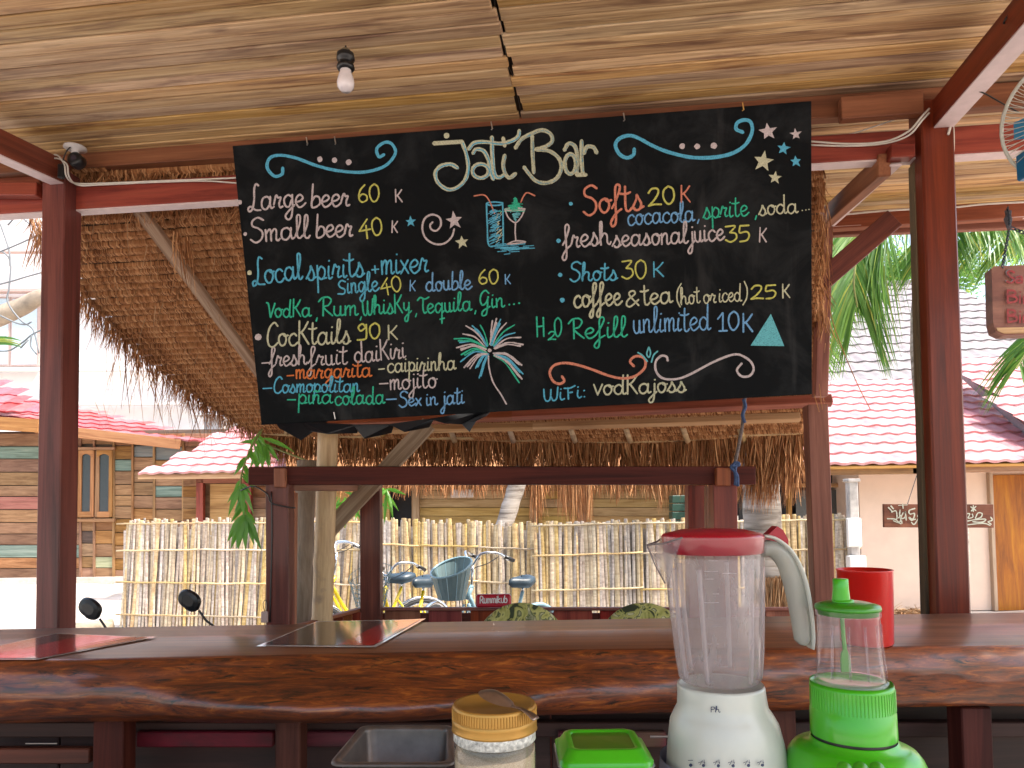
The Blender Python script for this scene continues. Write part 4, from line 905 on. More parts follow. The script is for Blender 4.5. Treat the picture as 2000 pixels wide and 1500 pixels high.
# --- hut behind the middle fence
hut = empty('plank_hut', gpt(1070, 11.6), 'yellow-brown plank hut with thatched eaves behind the middle of the bamboo fence', 'hut')
M_hut = wood('yellow_plank', (.24, .15, .06), (.42, .29, .13), (.52, .38, .19), .75, 0, .12, (1.2, 14, 14), .2)
y = 925
while y < 1100:
    for (x0, x1) in ((812, 1036), (1052, 1128), (1145, 1318)): beam('wall_plank', P(x0, y+8, 11.6), P(x1, y+8, 11.6), .03, .13, M_hut, hut)
    y += 16.6
for x in (812, 1043, 1136, 1325): beam('corner_post', P(x, 915, 11.5), P(x, 1200, 11.5), .12, .08, M_grey, hut, up=Vector((0, 1, 0)))
wallbox('door_opening', 760, 930, 812, 11.8, hut, M_navy, .05); wallbox('backing', 640, 925, 1450, 11.9, hut, M_dkp, .06)
wallbox('wall', 640, 930, 760, 11.45, hut, M_hut, .1); wallbox('notice', 880, 956, 925, 11.5, hut, M_whitewall, .02, y1=972)
hroof = [P(560, 925, 11.0), P(1480, 925, 11.0), P(1480, 850, 13.4), P(560, 850, 13.4)]; sheet('roof', hroof, .12, M_thatch, hut)
fringe('eave_fringe', [P(560, 922, 11.0), P(1480, 922, 11.0)], 2200, .32, .38, .3, (.010, .022), par=hut)
for x, h_ in ((1045, .55), (1100, .5), (1120, .6), (1142, .62), (1335, .7), (1290, .4)): fringe('eave_fringe', [P(x-10, 925, 10.95), P(x+12, 925, 10.95)], 90, h_*1.2, h_*1.2, .18, (.006, .014), par=hut, jit=.02)
st = empty('stacked_crates', gpt(1328, 10.8), 'dark green crates stacked at the corner of the plank hut behind the fence', 'crates')
for i in range(4):
    mb = MB(); mb.box(P(1328, 975+i*16, 10.8), (.14, .12, .056), b=.008); mb.build('crate', plain('dark_green_plastic', (.02, .06, .04), .4), st)

# ------------------------------------------------------------------ trees, palms, plants
M_leaf = NT('palm_leaflet'); g_ = M_leaf.new('ShaderNodeNewGeometry'); c = M_leaf.ramp(g_.outputs['Random Per Island'], [(0, (.06, .17, .025)), (.55, (.12, .28, .045)), (.85, (.22, .38, .07)), (1, (.42, .42, .07))])
M_leaf.base(c).set(Roughness=.4, Subsurface_Weight=0)
tl = M_leaf.new('ShaderNodeBsdfTranslucent'); M_leaf.L(c, tl.inputs[0]); mx = M_leaf.new('ShaderNodeMixShader'); mx.inputs[0].default_value = .5
M_leaf.L(M_leaf.p.outputs[0], mx.inputs[1]); M_leaf.L(tl.outputs[0], mx.inputs[2]); M_leaf.L(mx.outputs[0], M_leaf.out.inputs[0]); M_leaf = M_leaf.m
M_stalk = plain('palm_stalk', (.25, .26, .08), .6)
M_ptrunk = NT('coconut_bark'); v = M_ptrunk.coords((1.5, 1.5, 16), False); n = M_ptrunk.noise(v, 1, 5, .6)
M_ptrunk.base(M_ptrunk.ramp(n, [(.35, (.13, .10, .08)), (.5, (.28, .24, .20)), (.7, (.42, .37, .33))])).set(Roughness=.9); M_ptrunk.bump(n, .6, .02); M_ptrunk = M_ptrunk.m
def frond(root, pts, n, L, droop, wd=.03, sweep=.5, mat=None, side=None):
    """rachis through pts with two ranks of narrow leaflets that hang"""
    c = catmull(pts, 8); mb = MB(); m_ = len(c); mb.tube(c, [.016*(1-.8*i/m_)+.003 for i in range(m_)], 5); fo = mb.build('frond_stalk', M_stalk, root)
    mb = MB()
    for i in range(n):
        t = .08+.9*i/n; k = t*(m_-1); a = int(k); p_ = c[a].lerp(c[min(a+1, m_-1)], k-a); tg = (c[min(a+1, m_-1)]-c[max(a-1, 0)]).normalized()
        sd_ = (side or tg.cross(Z)); sd_ = sd_.normalized() if sd_.length > .05 else Vector((1, 0, 0))
        ll = L*(math.sin(math.pi*(.18+.75*t))**.6)*rnd(.85, 1.1)
        for s_ in (-1, 1):
            d = (sd_*s_*(1-.4*sweep)+tg*sweep*rnd(.8, 1.3)+Z*rnd(-.15, .1)).normalized(); seg = 4; vs = []; w_ = wd*rnd(.8, 1.1)
            nn = d.cross(Vector((rnd(-.5, .5), 1, rnd(-.3, .3)))).normalized()
            for j in range(seg+1):
                u_ = j/seg; q = p_+d*ll*u_-Z*(droop*ll*u_*u_); hw = w_/2*(.5+.9*u_ if u_ < .4 else 1.25*(1-u_)/.75+.02); vs += [q-nn*hw, q+nn*hw]
            mb.add(vs, [(2*j, 2*j+1, 2*j+3, 2*j+2) for j in range(seg)])
    o = mb.build('leaflets', mat or M_leaf, fo); o['kind'] = 'stuff'; return o
pt = empty('coconut_palm', Vector((3.9, 7.2, GZ)), 'coconut palm whose green fronds hang down on both sides of the right-hand bar post', 'palm tree')
pole_pts = [Vector((4.1+.12*math.sin(i*.5), 7.0-.02*i, GZ+i*.34)) for i in range(14)]
mb = MB(); mb.tube(pole_pts, [.17-.004*i for i in range(14)], 14); mb.build('trunk', M_ptrunk, pt, True)
top = pole_pts[-1]
def along(L_): return [top]+[P(*q) for q in L_]
frond(pt, along([(1900, 380, 6.2), (1760, 372, 5.8), (1690, 430, 5.6), (1668, 540, 5.5), (1674, 600, 5.5)]), 130, .80, .45, .024, .95, side=Vector((1, .2, 0)))
frond(pt, along([(1830, 360, 6.6), (1720, 385, 6.2), (1655, 455, 6.0), (1640, 560, 5.9)]), 100, .68, .5, .022, .95, side=Vector((1, .2, 0)))
frond(pt, along([(1990, 330, 6.0), (1930, 380, 5.6), (1860, 420, 5.4), (1830, 470, 5.3)]), 110, .66, .6, .02, .7)
frond(pt, along([(2120, 380, 6.2), (2040, 395, 5.7), (1960, 425, 5.4), (1900, 452, 5.3)]), 110, .66, .7, .02, .8)
frond(pt, along([(2160, 440, 6.2), (2090, 425, 5.8), (2020, 440, 5.5), (1960, 480, 5.3)]), 90, .55, .7, .02, .8)
frond(pt, along([(2230, 560, 6.2), (2120, 590, 5.8), (2040, 640, 5.5), (1985, 720, 5.4)]), 100, .62, .5, .02, .9)
for k in range(6):
    a = k*1.1+.4; frond(pt, [top, top+Vector((math.cos(a)*1, .3+abs(math.sin(a))*1.0, .5)), top+Vector((math.cos(a)*2.2, .5+abs(math.sin(a))*2.2, .1)), top+Vector((math.cos(a)*2.9, .6+abs(math.sin(a))*2.8, -.9))], 50, .7, .5, .03)
p2 = empty('coconut_palm', gpt(1492, 6.7), 'thick pale ringed palm trunk standing right behind the right end of the booth beam', 'palm tree')
c_ = gpt(1492, 6.7); mb = MB(); prof = []
for i in range(40):
    t = i/39; z = GZ+t*4.2; r_ = (.165+.09*math.exp(-t*9))*(1+.035*math.sin(t*90)); prof.append((Vector((c_.x-.05*t, c_.y, z)), r_))
mb.tube([a for a, b_ in prof], [b_ for a, b_ in prof], 20); mb.build('trunk', M_ptrunk, p2, True)
fringe('root_fibre', [c_+Vector((-.2, -.2, .9)), c_+Vector((.2, -.22, .95))], 500, .5, .5, .4, (.006, .012), mat=M_thatchpale, par=p2)
tp2 = Vector((c_.x-.05, c_.y, GZ+4.2))
for k in range(7):
    a = k*.9; frond(p2, [tp2, tp2+Vector((math.cos(a)*.9, math.sin(a)*.9, .45)), tp2+Vector((math.cos(a)*1.9, math.sin(a)*1.9, .3)), tp2+Vector((math.cos(a)*2.5, math.sin(a)*2.5, -.3))], 36, .6, .5, .03)
p3 = empty('coconut_palm', gpt(1000, 10.4), 'thin grey ringed palm trunk rising behind the middle of the bamboo fence', 'palm tree')
mb = MB(); q0 = P(990, 1010, 10.2); q1 = P(1015, 930, 10.3); dd = (q1-q0).normalized(); b_ = q0-dd*((q0.z-GZ)/dd.z); pts = [b_+dd*(.12*i) for i in range(26)]
mb.tube(pts, [.125*(1+.05*math.sin(i*2.4)) for i in range(26)], 14); mb.build('trunk', M_ptrunk, p3, True)
# far greenery on the right and blue-green tuft
def leafball(root, c, r, n, size, mat, name='foliage'):
    mb = MB()
    for i in range(n):
        d = Vector((random.gauss(0, 1), random.gauss(0, 1), random.gauss(0, 1))).normalized(); q = c+d*r*(rnd(.2, 1)**.6)*(1+.35*noise.noise(d*2.3)); a = Vector((rnd(-1, 1), rnd(-1, 1), rnd(-.6, .6))).normalized()*size*rnd(.6, 1.3); b_ = a.cross(d).normalized()*size*.35
        mb.add([q-a*.5, q+b_*.5, q+a*.5, q-b_*.5], [(0, 1, 2, 3)])
    return mb.build(name, mat, root)
for (px, py, Y, r_, lab) in ((1745, 530, 26, .9, 'small blue-green tree crown seen left of the right post above the grey roof'), (1868, 540, 26.5, 1.0, 'green tree crown seen right of the right post above the grey roof'), (1640, 560, 27, 1.3, 'green tree crown behind the hanging palm frond above the grey roof'), (2000, 520, 28, 2.4, 'bushy green tree at the right edge beyond the grey roof')):
    c_ = P(px, py, Y); t_ = empty('tree', Vector((c_.x, c_.y, GZ)), lab, 'tree'); mb = MB(); mb.tube([Vector((c_.x, c_.y, GZ)), Vector((c_.x+.1, c_.y, (GZ+c_.z)/2)), c_], [.14, .1, .05], 8); mb.build('trunk', M_trunk, t_, True)
    o = leafball(t_, c_, r_, 1500, .2, M_leaf, 'crown')
# bare branching tree at top left
bt_ = empty('bare_tree', Vector((P(-160, 700, 8).x, 8, GZ)), 'bare grey tree with thick limb and curling twigs at the far left edge', 'tree')
M_limb = plain('pale_bark', (.30, .24, .18), .8, nz=.3, scale=8)
q = Vector((P(-160, 700, 8).x, 8, GZ)); mb = MB(); mb.tube(catmull([q, P(-190, 800, 8), P(-150, 690, 8), P(-60, 640, 7.9), P(0, 617, 7.8), P(45, 598, 7.8), P(85, 578, 7.8), P(170, 560, 7.9)], 5), [.16-.0027*i for i in range(36)], 10); mb.build('trunk', M_limb, bt_, True)
tw = [[(-30,495),(0,490),(20,510),(18,560),(15,590),(40,625),(62,640),(70,660),(76,690)],[(0,492),(40,475),(68,462),(80,455)],[(-20,560),(20,550),(50,541),(90,530)],[(0,616),(30,630),(50,634),(62,628)],[(0,686),(20,684),(45,668),(62,654),(90,640)],[(62,654),(60,675),(72,692)],[(40,680),(55,664)],[(-10,410),(5,450),(18,490),(20,520)],[(15,440),(35,420),(60,415)],[(40,422),(60,438),(84,440)]]
mb = MB()
for s_ in tw: mb.tube(catmull([P(x, y, 7.6) for x, y in s_], 4), .009, 5)
mb.build('twigs', plain('grey_twig', (.16, .17, .18), .7), bt_, True)
mb = MB()
for i in range(5): strand(mb, P(-5, 655+i*4, 7.5), Vector((1, 0, .05)), .25, .03, Vector((0, 0, -.05)))
mb.build('leaves', M_leaf, bt_)
# hanging vine on the left end of the booth beam
M_vine = NT('bright_leaf'); g_ = M_vine.new('ShaderNodeNewGeometry'); c = M_vine.ramp(g_.outputs['Random Per Island'], [(0, (.05, .19, .02)), (.5, (.10, .34, .04)), (1, (.30, .45, .06))])
M_vine.base(c).set(Roughness=.35); tl = M_vine.new('ShaderNodeBsdfTranslucent'); M_vine.L(c, tl.inputs[0]); mx = M_vine.new('ShaderNodeMixShader'); mx.inputs[0].default_value = .4
M_vine.L(M_vine.p.outputs[0], mx.inputs[1]); M_vine.L(tl.outputs[0], mx.inputs[2]); M_vine.L(mx.outputs[0], M_vine.out.inputs[0]); M_vine = M_vine.m
def lance(mb, p_, d, L, w_):
    d = d.normalized(); s_ = d.cross(Vector((rnd(-.4, .4), 1, rnd(-.4, .4)))).normalized(); vs = [p_]; m_ = 4
    for i in range(1, m_):
        t = i/m_; q = p_+d*L*t-Z*(.25*L*t*t); h = w_/2*math.sin(math.pi*t**.8); vs += [q-s_*h, q+Vector((0, -.12*w_, 0)), q+s_*h]
    vs.append(p_+d*L-Z*.25*L)
    fs = [(0, 1, 2), (0, 2, 3)]
    for i in range(m_-2): a = 1+3*i; fs += [(a, a+3, a+4, a+1), (a+1, a+4, a+5, a+2)]
    a = 1+3*(m_-2); fs += [(a, a+3, a+1), (a+1, a+3, a+2)]; mb.add(vs, fs)
vn = empty('hanging_vine', P(478, 1060, 4.05), 'bright green hanging vine with long pointed leaves left of the booth post', 'plant')
vp = [P(512, 838, 4.3), P(492, 872, 4.15), P(478, 905, 4.1), P(470, 940, 4.05), P(474, 975, 4.05), P(478, 1005, 4.05)]
mb = MB(); mb.tube(catmull(vp, 4), .006, 6); mb.build('stem', M_stalk, vn, True); cv = catmull(vp, 10)
def leaf1(par, *a):
    m1_ = MB(); lance(m1_, *a); return m1_.build('leaf', M_vine, par)
for i in range(24):
    p_ = cv[int(i/24*(len(cv)-1))]; a = rnd(0, 6.28); leaf1(vn, p_, Vector((math.cos(a), math.sin(a)*.5, rnd(-1.4, -.5))), rnd(.07, .11), rnd(.018, .03))
for (dx, dz) in ((-.5, -1), (-.2, -1), (.1, -1), (.35, -1), (.55, -.9), (-.1, -.6), (.3, -.5), (-.45, -.5)): leaf1(vn, P(477, 1003, 4.03), Vector((dx, rnd(-.2, .2), dz)), rnd(.15, .20), .042)
for (dx, dz) in ((-.45, -1), (.2, -1), (.5, -.8)): leaf1(vn, P(470, 945, 4.03), Vector((dx, rnd(-.2, .2), dz)), .16, .036)
vb = empty('leafy_shrub', gpt(740, 6.0), 'spiky bright green plant behind the booth posts, above the bicycles', 'plant'); mb = MB()
for (x, y) in ((665, 985), (755, 975), (760, 970), (700, 990), (712, 985), (520, 880), (505, 870)):
    for i in range(5): leaf1(vb, P(x+rnd(-8, 8), y-15, 6.0 if x > 600 else 5.2), Vector((rnd(-1, 1), rnd(-.3, .3), rnd(-1.2, .2))), rnd(.14, .26), .035)
mb = MB(); mb.tube([gpt(740, 6.0), P(720, 1000, 6.0), P(712, 960, 6.0)], .014, 6); mb.tube([P(712, 960, 6.0), P(600, 900, 5.6), P(512, 865, 5.2)], .008, 5); mb.build('stem', M_stalk, vb, True)
gp = empty('yellow_green_weed', gpt(210, 8.4), 'small yellow-green plant at the foot of the loose end of the bamboo fence', 'plant'); mb = MB()
for i in range(26): leaf1(gp, gpt(205+rnd(-8, 14), 8.4)+Z*.02, Vector((rnd(-.7, .7), rnd(-.3, .3), rnd(.5, 1.5))), rnd(.12, .26), .03)
lg = empty('fallen_log', gpt(190, 9.1), 'short log lying on the pale ground behind the left scooter mirror', 'log')
mb = MB(); mb.tube([gpt(130, 9.0)+Z*.09, gpt(175, 9.1)+Z*.11, gpt(224, 9.2)+Z*.15], [.11, .10, .08], 10); mb.build('bark', M_trunk, lg, True)
stp = empty('straw_heap', gpt(1780, 6.2), 'small heap of pale straw and husks against the pink wall beside the red cup', 'straw heap')
mb = MB(); c_ = P(1782, 1185, 6.4)
for i in range(900):
    d = Vector((rnd(-1, 1), rnd(-.6, .6), rnd(-1, .35))); strand(mb, c_+Vector((d.x*.16, d.y*.15, -.05+d.z*.08*(1-abs(d.x)*.5))), Vector((rnd(-1, 1), rnd(-1, 1), rnd(-.3, .3))), rnd(.05, .16), .007, Vector((0, 0, -.02)))
o = mb.build('straw', M_thatchpale, stp); o['kind'] = 'stuff'
mb = MB(); mb.tube([Vector((c_.x, c_.y, GZ)), Vector((c_.x, c_.y, c_.z-.06))], [.2, .17], 14); mb.build('stump', M_trunk, stp, True)

# ------------------------------------------------------------------ bicycles and scooter
def bicycle(label, rear, head, M_f, basket=None, group='bicycles parked against the bamboo fence', hb=1.06, sad=.86, bw=.68):
    root = empty('bicycle', rear, label, 'bicycle', group); hd = Vector((head[0], head[1], 0)).normalized(); sd_ = Vector((-hd.y, hd.x, 0))
    def L(x, z, s=0): return Vector(rear)+hd*x+Z*z+sd_*s
    for (x, nm) in ((0, 'rear_wheel'), (1.04, 'front_wheel')):
        c = [L(x+.315*math.cos(a*math.pi/16), .33+.315*math.sin(a*math.pi/16)) for a in range(32)]; mb = MB(); mb.tube(c, .019, 8, closed=True); w_ = mb.build('tyre', M_rubber, None, True); w_.name = nm
        w_.parent = root; w_.matrix_basis = WM[root].inverted() @ WM[w_]
        mb = MB(); mb.tube([L(x+.293*math.cos(a*math.pi/16), .33+.293*math.sin(a*math.pi/16)) for a in range(32)], .010, 6, closed=True); mb.build('rim', M_chrome, w_, True)
        mb = MB(); mb.tube([L(x, .33, -.04), L(x, .33, .04)], .02, 8)
        for a in range(16): mb.tube([L(x, .33, .02*(-1)**a), L(x+.29*math.cos(a*math.pi/8), .33+.29*math.sin(a*math.pi/8))], .0015, 3)
        mb.build('spokes', M_chrome, w_)
        mb = MB(); mb.tube([L(x+.35*math.cos(a), .33+.35*math.sin(a)) for a in [R(20+i*12) for i in range(13)]], .019, 6); mb.build('mudguard', M_f if M_f is M_ltblue else M_chrome, root, True)
    mb = MB()
    mb.tube([L(.42, .29), L(.20, sad-.08)], .016, 8); mb.tube([L(.92, .82), L(.86, .93)], .02, 8); mb.tube(catmull([L(.90, .86), L(.72, .55), L(.42, .30)], 5), .02, 8); mb.tube(catmull([L(.905, .78), L(.74, .50), L(.46, .30)], 5), .016, 8)
    for s in (-.05, .05): mb.tube([L(0, .33, s), L(.42, .29, s*.4)], .009, 6); mb.tube([L(0, .33, s), L(.25, .68, s*.3)], .009, 6); mb.tube([L(1.04, .33, s), L(.93, .78, s*.5)], .011, 6)
    mb.build('frame', M_f, root, True)
    mb = MB(); mb.tube([L(.87, .9), L(.845, hb-.03)], .012, 8); mb.tube(catmull([L(.62, hb+.0, -.30*bw), L(.72, hb+.06, -.26*bw), L(.84, hb+.06, -.14*bw), L(.86, hb-.04, 0), L(.84, hb+.06, .14*bw), L(.72, hb+.06, .26*bw), L(.62, hb+.0, .30*bw)], 4), .011, 7); mb.build('handlebar', M_chrome, root, True)
    for s in (-1, 1): mb = MB(); mb.tube([L(.66, hb+.03, .285*s*bw), L(.56, hb-.01, .31*s*bw)], .018, 8); mb.build('grip', M_black, root, True)
    for s in (-1, 1): mb = MB(); mb.tube(catmull([L(.70, hb+.03, .24*s*bw), L(.80, hb-.02, .2*s*bw), L(.98, hb-.12, .05*s), L(.95, .6, .03*s)], 4), .004, 5); mb.build('brake_cable', M_black, root)
    vs = []; sn = 12                      # saddle: pear-shaped pad
    mb = MB()
    for (k, z_) in ((.75, -.035), (1, -.01), (.93, .022), (.6, .035), (.05, .038)):
        for i in range(sn*2):
            a = math.pi*i/sn; x = math.cos(a); wd = .085*(1-.62*max(0, x)**.7) if x > 0 else .085; vs.append(L(.20+.17*x*k+.02, sad+z_*1.3-(.02*x if x < 0 else -.01*x), 1.3*wd*math.sin(a)*k))
    n = sn*2; mb.add(vs, [(r_*n+i, r_*n+(i+1) % n, (r_+1)*n+(i+1) % n, (r_+1)*n+i) for r_ in range(4) for i in range(n)]+[tuple(range(n))]); sa = mb.build('saddle', M_saddle, root, True)
    mb = MB(); mb.tube([L(.20, sad-.1), L(.195, sad-.03)], .013, 8); mb.build('seat_post', M_chrome, root, True)
    mb = MB(); mb.tube([L(.42, .29, -.07), L(.42, .29, .07)], .015, 8); mb.tube([L(.42, .29, .07), L(.52, .18, .08)], .008, 6); mb.tube([L(.42, .29, -.07), L(.32, .40, -.08)], .008, 6); mb.box(L(.52, .18, .12), (.04, .04, .01)); mb.box(L(.32, .40, -.12), (.04, .04, .01)); mb.build('crank', M_black, root)
    if basket:
        c0 = L(1.10, .97 if basket == 'solid' else .93); mb = MB(); n = 24; rings = 6; H = .26
        def pt_(i, j): a = 2*math.pi*i/n; t = j/(rings-1); rx = .10+.06*t; ry = .12+.06*t; c = math.cos(a); s = math.sin(a); return c0+hd*(rx*c*1.0)+sd_*(ry*s)+Z*(H*t-.13-.075*t*c)
        if basket == 'solid':
            vs = [pt_(i, j) for j in range(rings) for i in range(n)]; mb.add(vs, [(j*n+i, j*n+(i+1) % n, (j+1)*n+(i+1) % n, (j+1)*n+i) for j in range(rings-1) for i in range(n)]+[tuple(range(n))])
            bk = mb.build('basket', M_basket, root, False); mb = MB(); mb.tube([pt_(i, rings-1) for i in range(n)], .009, 6, closed=True); mb.build('rim', M_ltblue, bk, True)
            mb = MB()
            for i in range(0, n, 2): mb.tube([pt_(i, 0), pt_(i, rings-1)], .0035, 4)
            mb.build('ribs', M_ltblue, bk)
        else:
            for j in range(rings): mb.tube([pt_(i, j) for i in range(n)], .003, 4, closed=True)
            for i in range(n): mb.tube([pt_(i, 0), pt_(i, rings-1)], .0022, 4)
            mb.build('basket', M_basket, root)
    return root
bicycle('pale blue bicycle with a deep blue-grey front basket, parked by the small red box', gpt(1046, 6.75), (-.66, -.75), M_ltblue, 'solid', hb=1.14, sad=.90)
bicycle('yellow bicycle with wire basket and black saddle, parked just right of the booth post', gpt(845, 6.9), (-.36, -.93), M_yellow, 'wire', hb=1.06, sad=.90)
bicycle('yellow bicycle mostly hidden behind the booth post, its front wheel showing beside the bamboo pole', gpt(822, 7.35), (-.93, -.36), M_yellow, None, hb=1.20, sad=.88)
sc_ = empty('motor_scooter', gpt(280, 4.1), 'black motor scooter parked below the counter, only its two round-cornered mirrors showing above it', 'scooter')
SY = 4.1; m1 = P(176, 1188, SY); m2 = P(370, 1172, SY); bc = (m1+m2)/2; bc.z = GZ+.80
for mm_, sx in ((m1, 1), (m2, 1)):
    n = 32; vs = []
    for (k, yy) in ((.5, -.024), (.86, -.018), (1, 0), (.96, .012), (.5, .015)):
        for i in range(n):
            a = 2*math.pi*i/n; c, s = math.cos(a), math.sin(a); sq = (abs(c)**2.3+abs(s)**2.3)**(-1/2.3); x = .068*c*sq*k; z = .050*s*sq*k
            if x > 0 and z < 0: x *= 1.05; z *= 1.1
            vs.append(Vector((x*.86+z*.52, yy, z*.92-x*.56)))
    f_ = [(r_*n+i, r_*n+(i+1) % n, (r_+1)*n+(i+1) % n, (r_+1)*n+i) for r_ in range(4) for i in range(n)]+[tuple(range(n)), tuple(range(5*n-1, 4*n-1, -1))]
    mo = mk('mirror', [v_+mm_ for v_ in vs], f_, M_black, sc_, None, False); mb = MB(); q = mm_+Vector((.055, 0, -.06)); mb.tube(catmull([q, q+Vector((.035, .0, -.05)), q+Vector((.07, .03, -.13)), bc+Vector((.12 if mm_ is m2 else -.14, 0, .02))], 5), .0065, 7); mb.build('stem', M_black, mo, True)
mb = MB(); mb.tube(catmull([bc+Vector((-.34, -.06, .03)), bc+Vector((-.2, 0, .01)), bc, bc+Vector((.2, 0, .01)), bc+Vector((.34, -.06, .03))], 4), .014, 8); mb.build('handlebar', M_black, sc_, True)
mb = MB(); mb.lathe([(.02, .12), (.10, .08), (.13, 0), (.11, -.10), (.04, -.16)], bc+Vector((0, .05, -.05)), 20); mb.build('headlamp_cowl', M_black, sc_, True)
mb = MB(); mb.box(bc+Vector((0, .12, -.38)), (.16, .05, .28), b=.04); mb.build('front_shield', M_black, sc_); mb = MB(); mb.box(bc+Vector((0, -.55, -.30)), (.13, .36, .13), b=.05); mb.build('body', M_black, sc_)
mb = MB(); mb.box(bc+Vector((0, -.55, -.15)), (.13, .34, .04), b=.03); mb.build('saddle', M_saddle, sc_); mb = MB(); mb.box(bc+Vector((0, -.1, -.62)), (.14, .25, .03), b=.02); mb.build('footboard', M_black, sc_)
for dy in (.30, -.85):
    c = Vector((bc.x, bc.y+dy, GZ+.24)); mb = MB(); mb.tube([c+Vector((0, .19*math.cos(a*math.pi/12), .19*math.sin(a*math.pi/12))) for a in range(24)], .05, 8, closed=True); w_ = mb.build('wheel', M_rubber, sc_, True); mb = MB(); mb.tube([c-Vector((.03, 0, 0)), c+Vector((.03, 0, 0))], .13, 16); mb.build('rim', M_chrome, w_)
mb = MB(); mb.tube([bc+Vector((0, .12, -.6)), Vector((bc.x, bc.y+.30, GZ+.24))], .03, 8); mb.build('fork', M_black, sc_, True)
# ------------------------------------------------------------------ bar counter
CZ = EYE.z-.445
m = NT('varnished_slab_front'); v = m.coords((4.5, 34, 34), False); n = m.noise(v, 1.5, 10, 1.1, .68)
v2 = m.coords((7, 44, 44), False); n2 = m.noise(v2, 1.3, 8, .8, .7); v3 = m.coords((.9, 3.2, 3.2), False); n3 = m.noise(v3, 1.4, 4, 1.0, .55)
c = m.ramp(n, [(.26, (.014, .006, .004)), (.40, (.085, .02, .006)), (.54, (.20, .042, .006)), (.70, (.42, .125, .015))])
c = m.mix(m.ramp(n2, [(.34, (1, 1, 1)), (.46, (0, 0, 0))]), c, (.008, .004, .003))
c = m.mix(.6, c, m.ramp(n3, [(.38, (.30, .24, .22)), (.58, (1, 1, 1))]), 'MULTIPLY')
vb_ = m.coords((5, 30, 34), False); nb = m.noise(vb_, 1, 5, .4)
m.base(c).set(Roughness=.45, Specular_IOR_Level=.3, Coat_Weight=.8, Coat_Roughness=.2); m.bump(nb, .35, .004); M_slabf = m.m
m = NT('varnished_slab_top'); v = m.coords((.7, 16, 16), False); n = m.noise(v, 1.2, 8, .8, .6); vb_ = m.coords((1.6, 22, 22), False); nb = m.noise(vb_, 1, 5, 1.2)
m.base(m.ramp(n, [(.3, (.07, .024, .010)), (.5, (.16, .058, .024)), (.75, (.25, .10, .045))])).set(Roughness=.36, Specular_IOR_Level=.3, Coat_Weight=.25, Coat_Roughness=.14); m.bump(nb, .12, .006); M_slabt = m.m
counter = empty('bar_counter', Vector((.1, 2.7, FZ)), 'long glossy reddish-brown live-edge log slab bar counter across the whole picture', 'bar counter')
def cz(px, py): return onz(px, py, CZ)
NX = 220; X0, X1 = -2.5, 2.9; NPF = 15; vs = []; fs = []; mi = []
F0, F1, F2 = cz(0, 1291), cz(1100, 1271), cz(2000, 1262); K0, K2 = cz(0, 1229), cz(2000, 1196)
def fy(x):
    a = F0.y+(F1.y-F0.y)*(x-F0.x)/(F1.x-F0.x) if x < F1.x else F1.y+(F2.y-F1.y)*(x-F1.x)/(F2.x-F1.x)
    return a+.012*noise.noise(Vector((x*1.9, 4, 0)))+.005*noise.noise(Vector((x*6, 1, 0)))
def ky(x): return K0.y+(K2.y-K0.y)*(x-K0.x)/(K2.x-K0.x)
for i in range(NX+1):
    x = X0+(X1-X0)*i/NX; yf, yb = fy(x), ky(x); bul = .14*math.exp(-((x+.42)/.62)**2)+.02*noise.noise(Vector((x*1.3, 7, 1)))
    H = .185+.012*noise.noise(Vector((x*1.1, 2, 5)))
    sec = [(yb, 0), (yb*.6+yf*.4, .0005), (yf+.02, 0)]
    for j in range(NPF):
        t = j/(NPF-1); z = -.004-H*t; ledge = bul*(1/(1+math.exp(-(t-.40)*11)))*(1-max(0, t-.66)**2*5)
        prof = .035*math.sin(math.pi*min(1, t*1.05))**.8+ledge; nz_ = .007*noise.noise(Vector((x*5, t*4, 2)))+.004*noise.noise(Vector((x*16, t*9, 8)))
        sec.append((yf-prof+.06*max(0, t-.8)*3*(t-.8)*2+nz_*min(1, j), z))
    sec.append((yf+.10, -H-.012)); sec.append((yb-.02, -H-.01))
    for (y, z) in sec: vs.append((x, y, CZ+z))
m_ = len(sec)
for i in range(NX):
    for j in range(m_-1): fs.append((i*m_+j, (i+1)*m_+j, (i+1)*m_+j+1, i*m_+j+1)); mi.append(0 if j < 2 else 1)
    fs.append((i*m_+m_-1, (i+1)*m_+m_-1, (i+1)*m_, i*m_)); mi.append(1)
fs += [tuple(range(m_))[::-1], tuple(NX*m_+j for j in range(m_))]; mi += [1, 1]
slab_o = mk('slab', vs, fs, None, counter, smooth=True, mats=[M_slabt, M_slabf], midx=mi)
# cabinet under the slab
zu = CZ-.20
M_dk = wood('dark_cabinet_board', (.012, .007, .006), (.03, .013, .011), (.055, .025, .02), .6, 0, .1)
M_cpost = wood('dark_red_cabinet_post', (.025, .008, .006), (.065, .018, .012), (.11, .035, .022), .6, 0, .1, gloss=.15)
M_rp = wood('chipped_red_paint', (.03, .012, .012), (.09, .012, .02), (.16, .02, .035), .55, 0, .1, (3, 9, 9), stain=(.10, .07, .03))
for k, (x0, x1) in enumerate(((-2.4, -1.56), (-1.555, -.72), (-.715, .12), (.125, .95), (.955, 1.8), (1.805, 2.9))): beam('cabinet_panel', (x0, 2.5, zu-.42), (x1, 2.5, zu-.42), .03, .80, M_dk, counter)
def at(px, Y): return P(px, 1450, Y).x
for (x0, x1) in ((181, 240), (537, 586), (1500, 1556), (1880, 1940)):
    a, b_ = at(x0, 2.26), at(x1, 2.26); beam('cabinet_post', ((a+b_)/2, 2.30, FZ), ((a+b_)/2, 2.30, zu), (b_-a), .08, M_cpost, counter, up=Vector((0, 1, 0)))
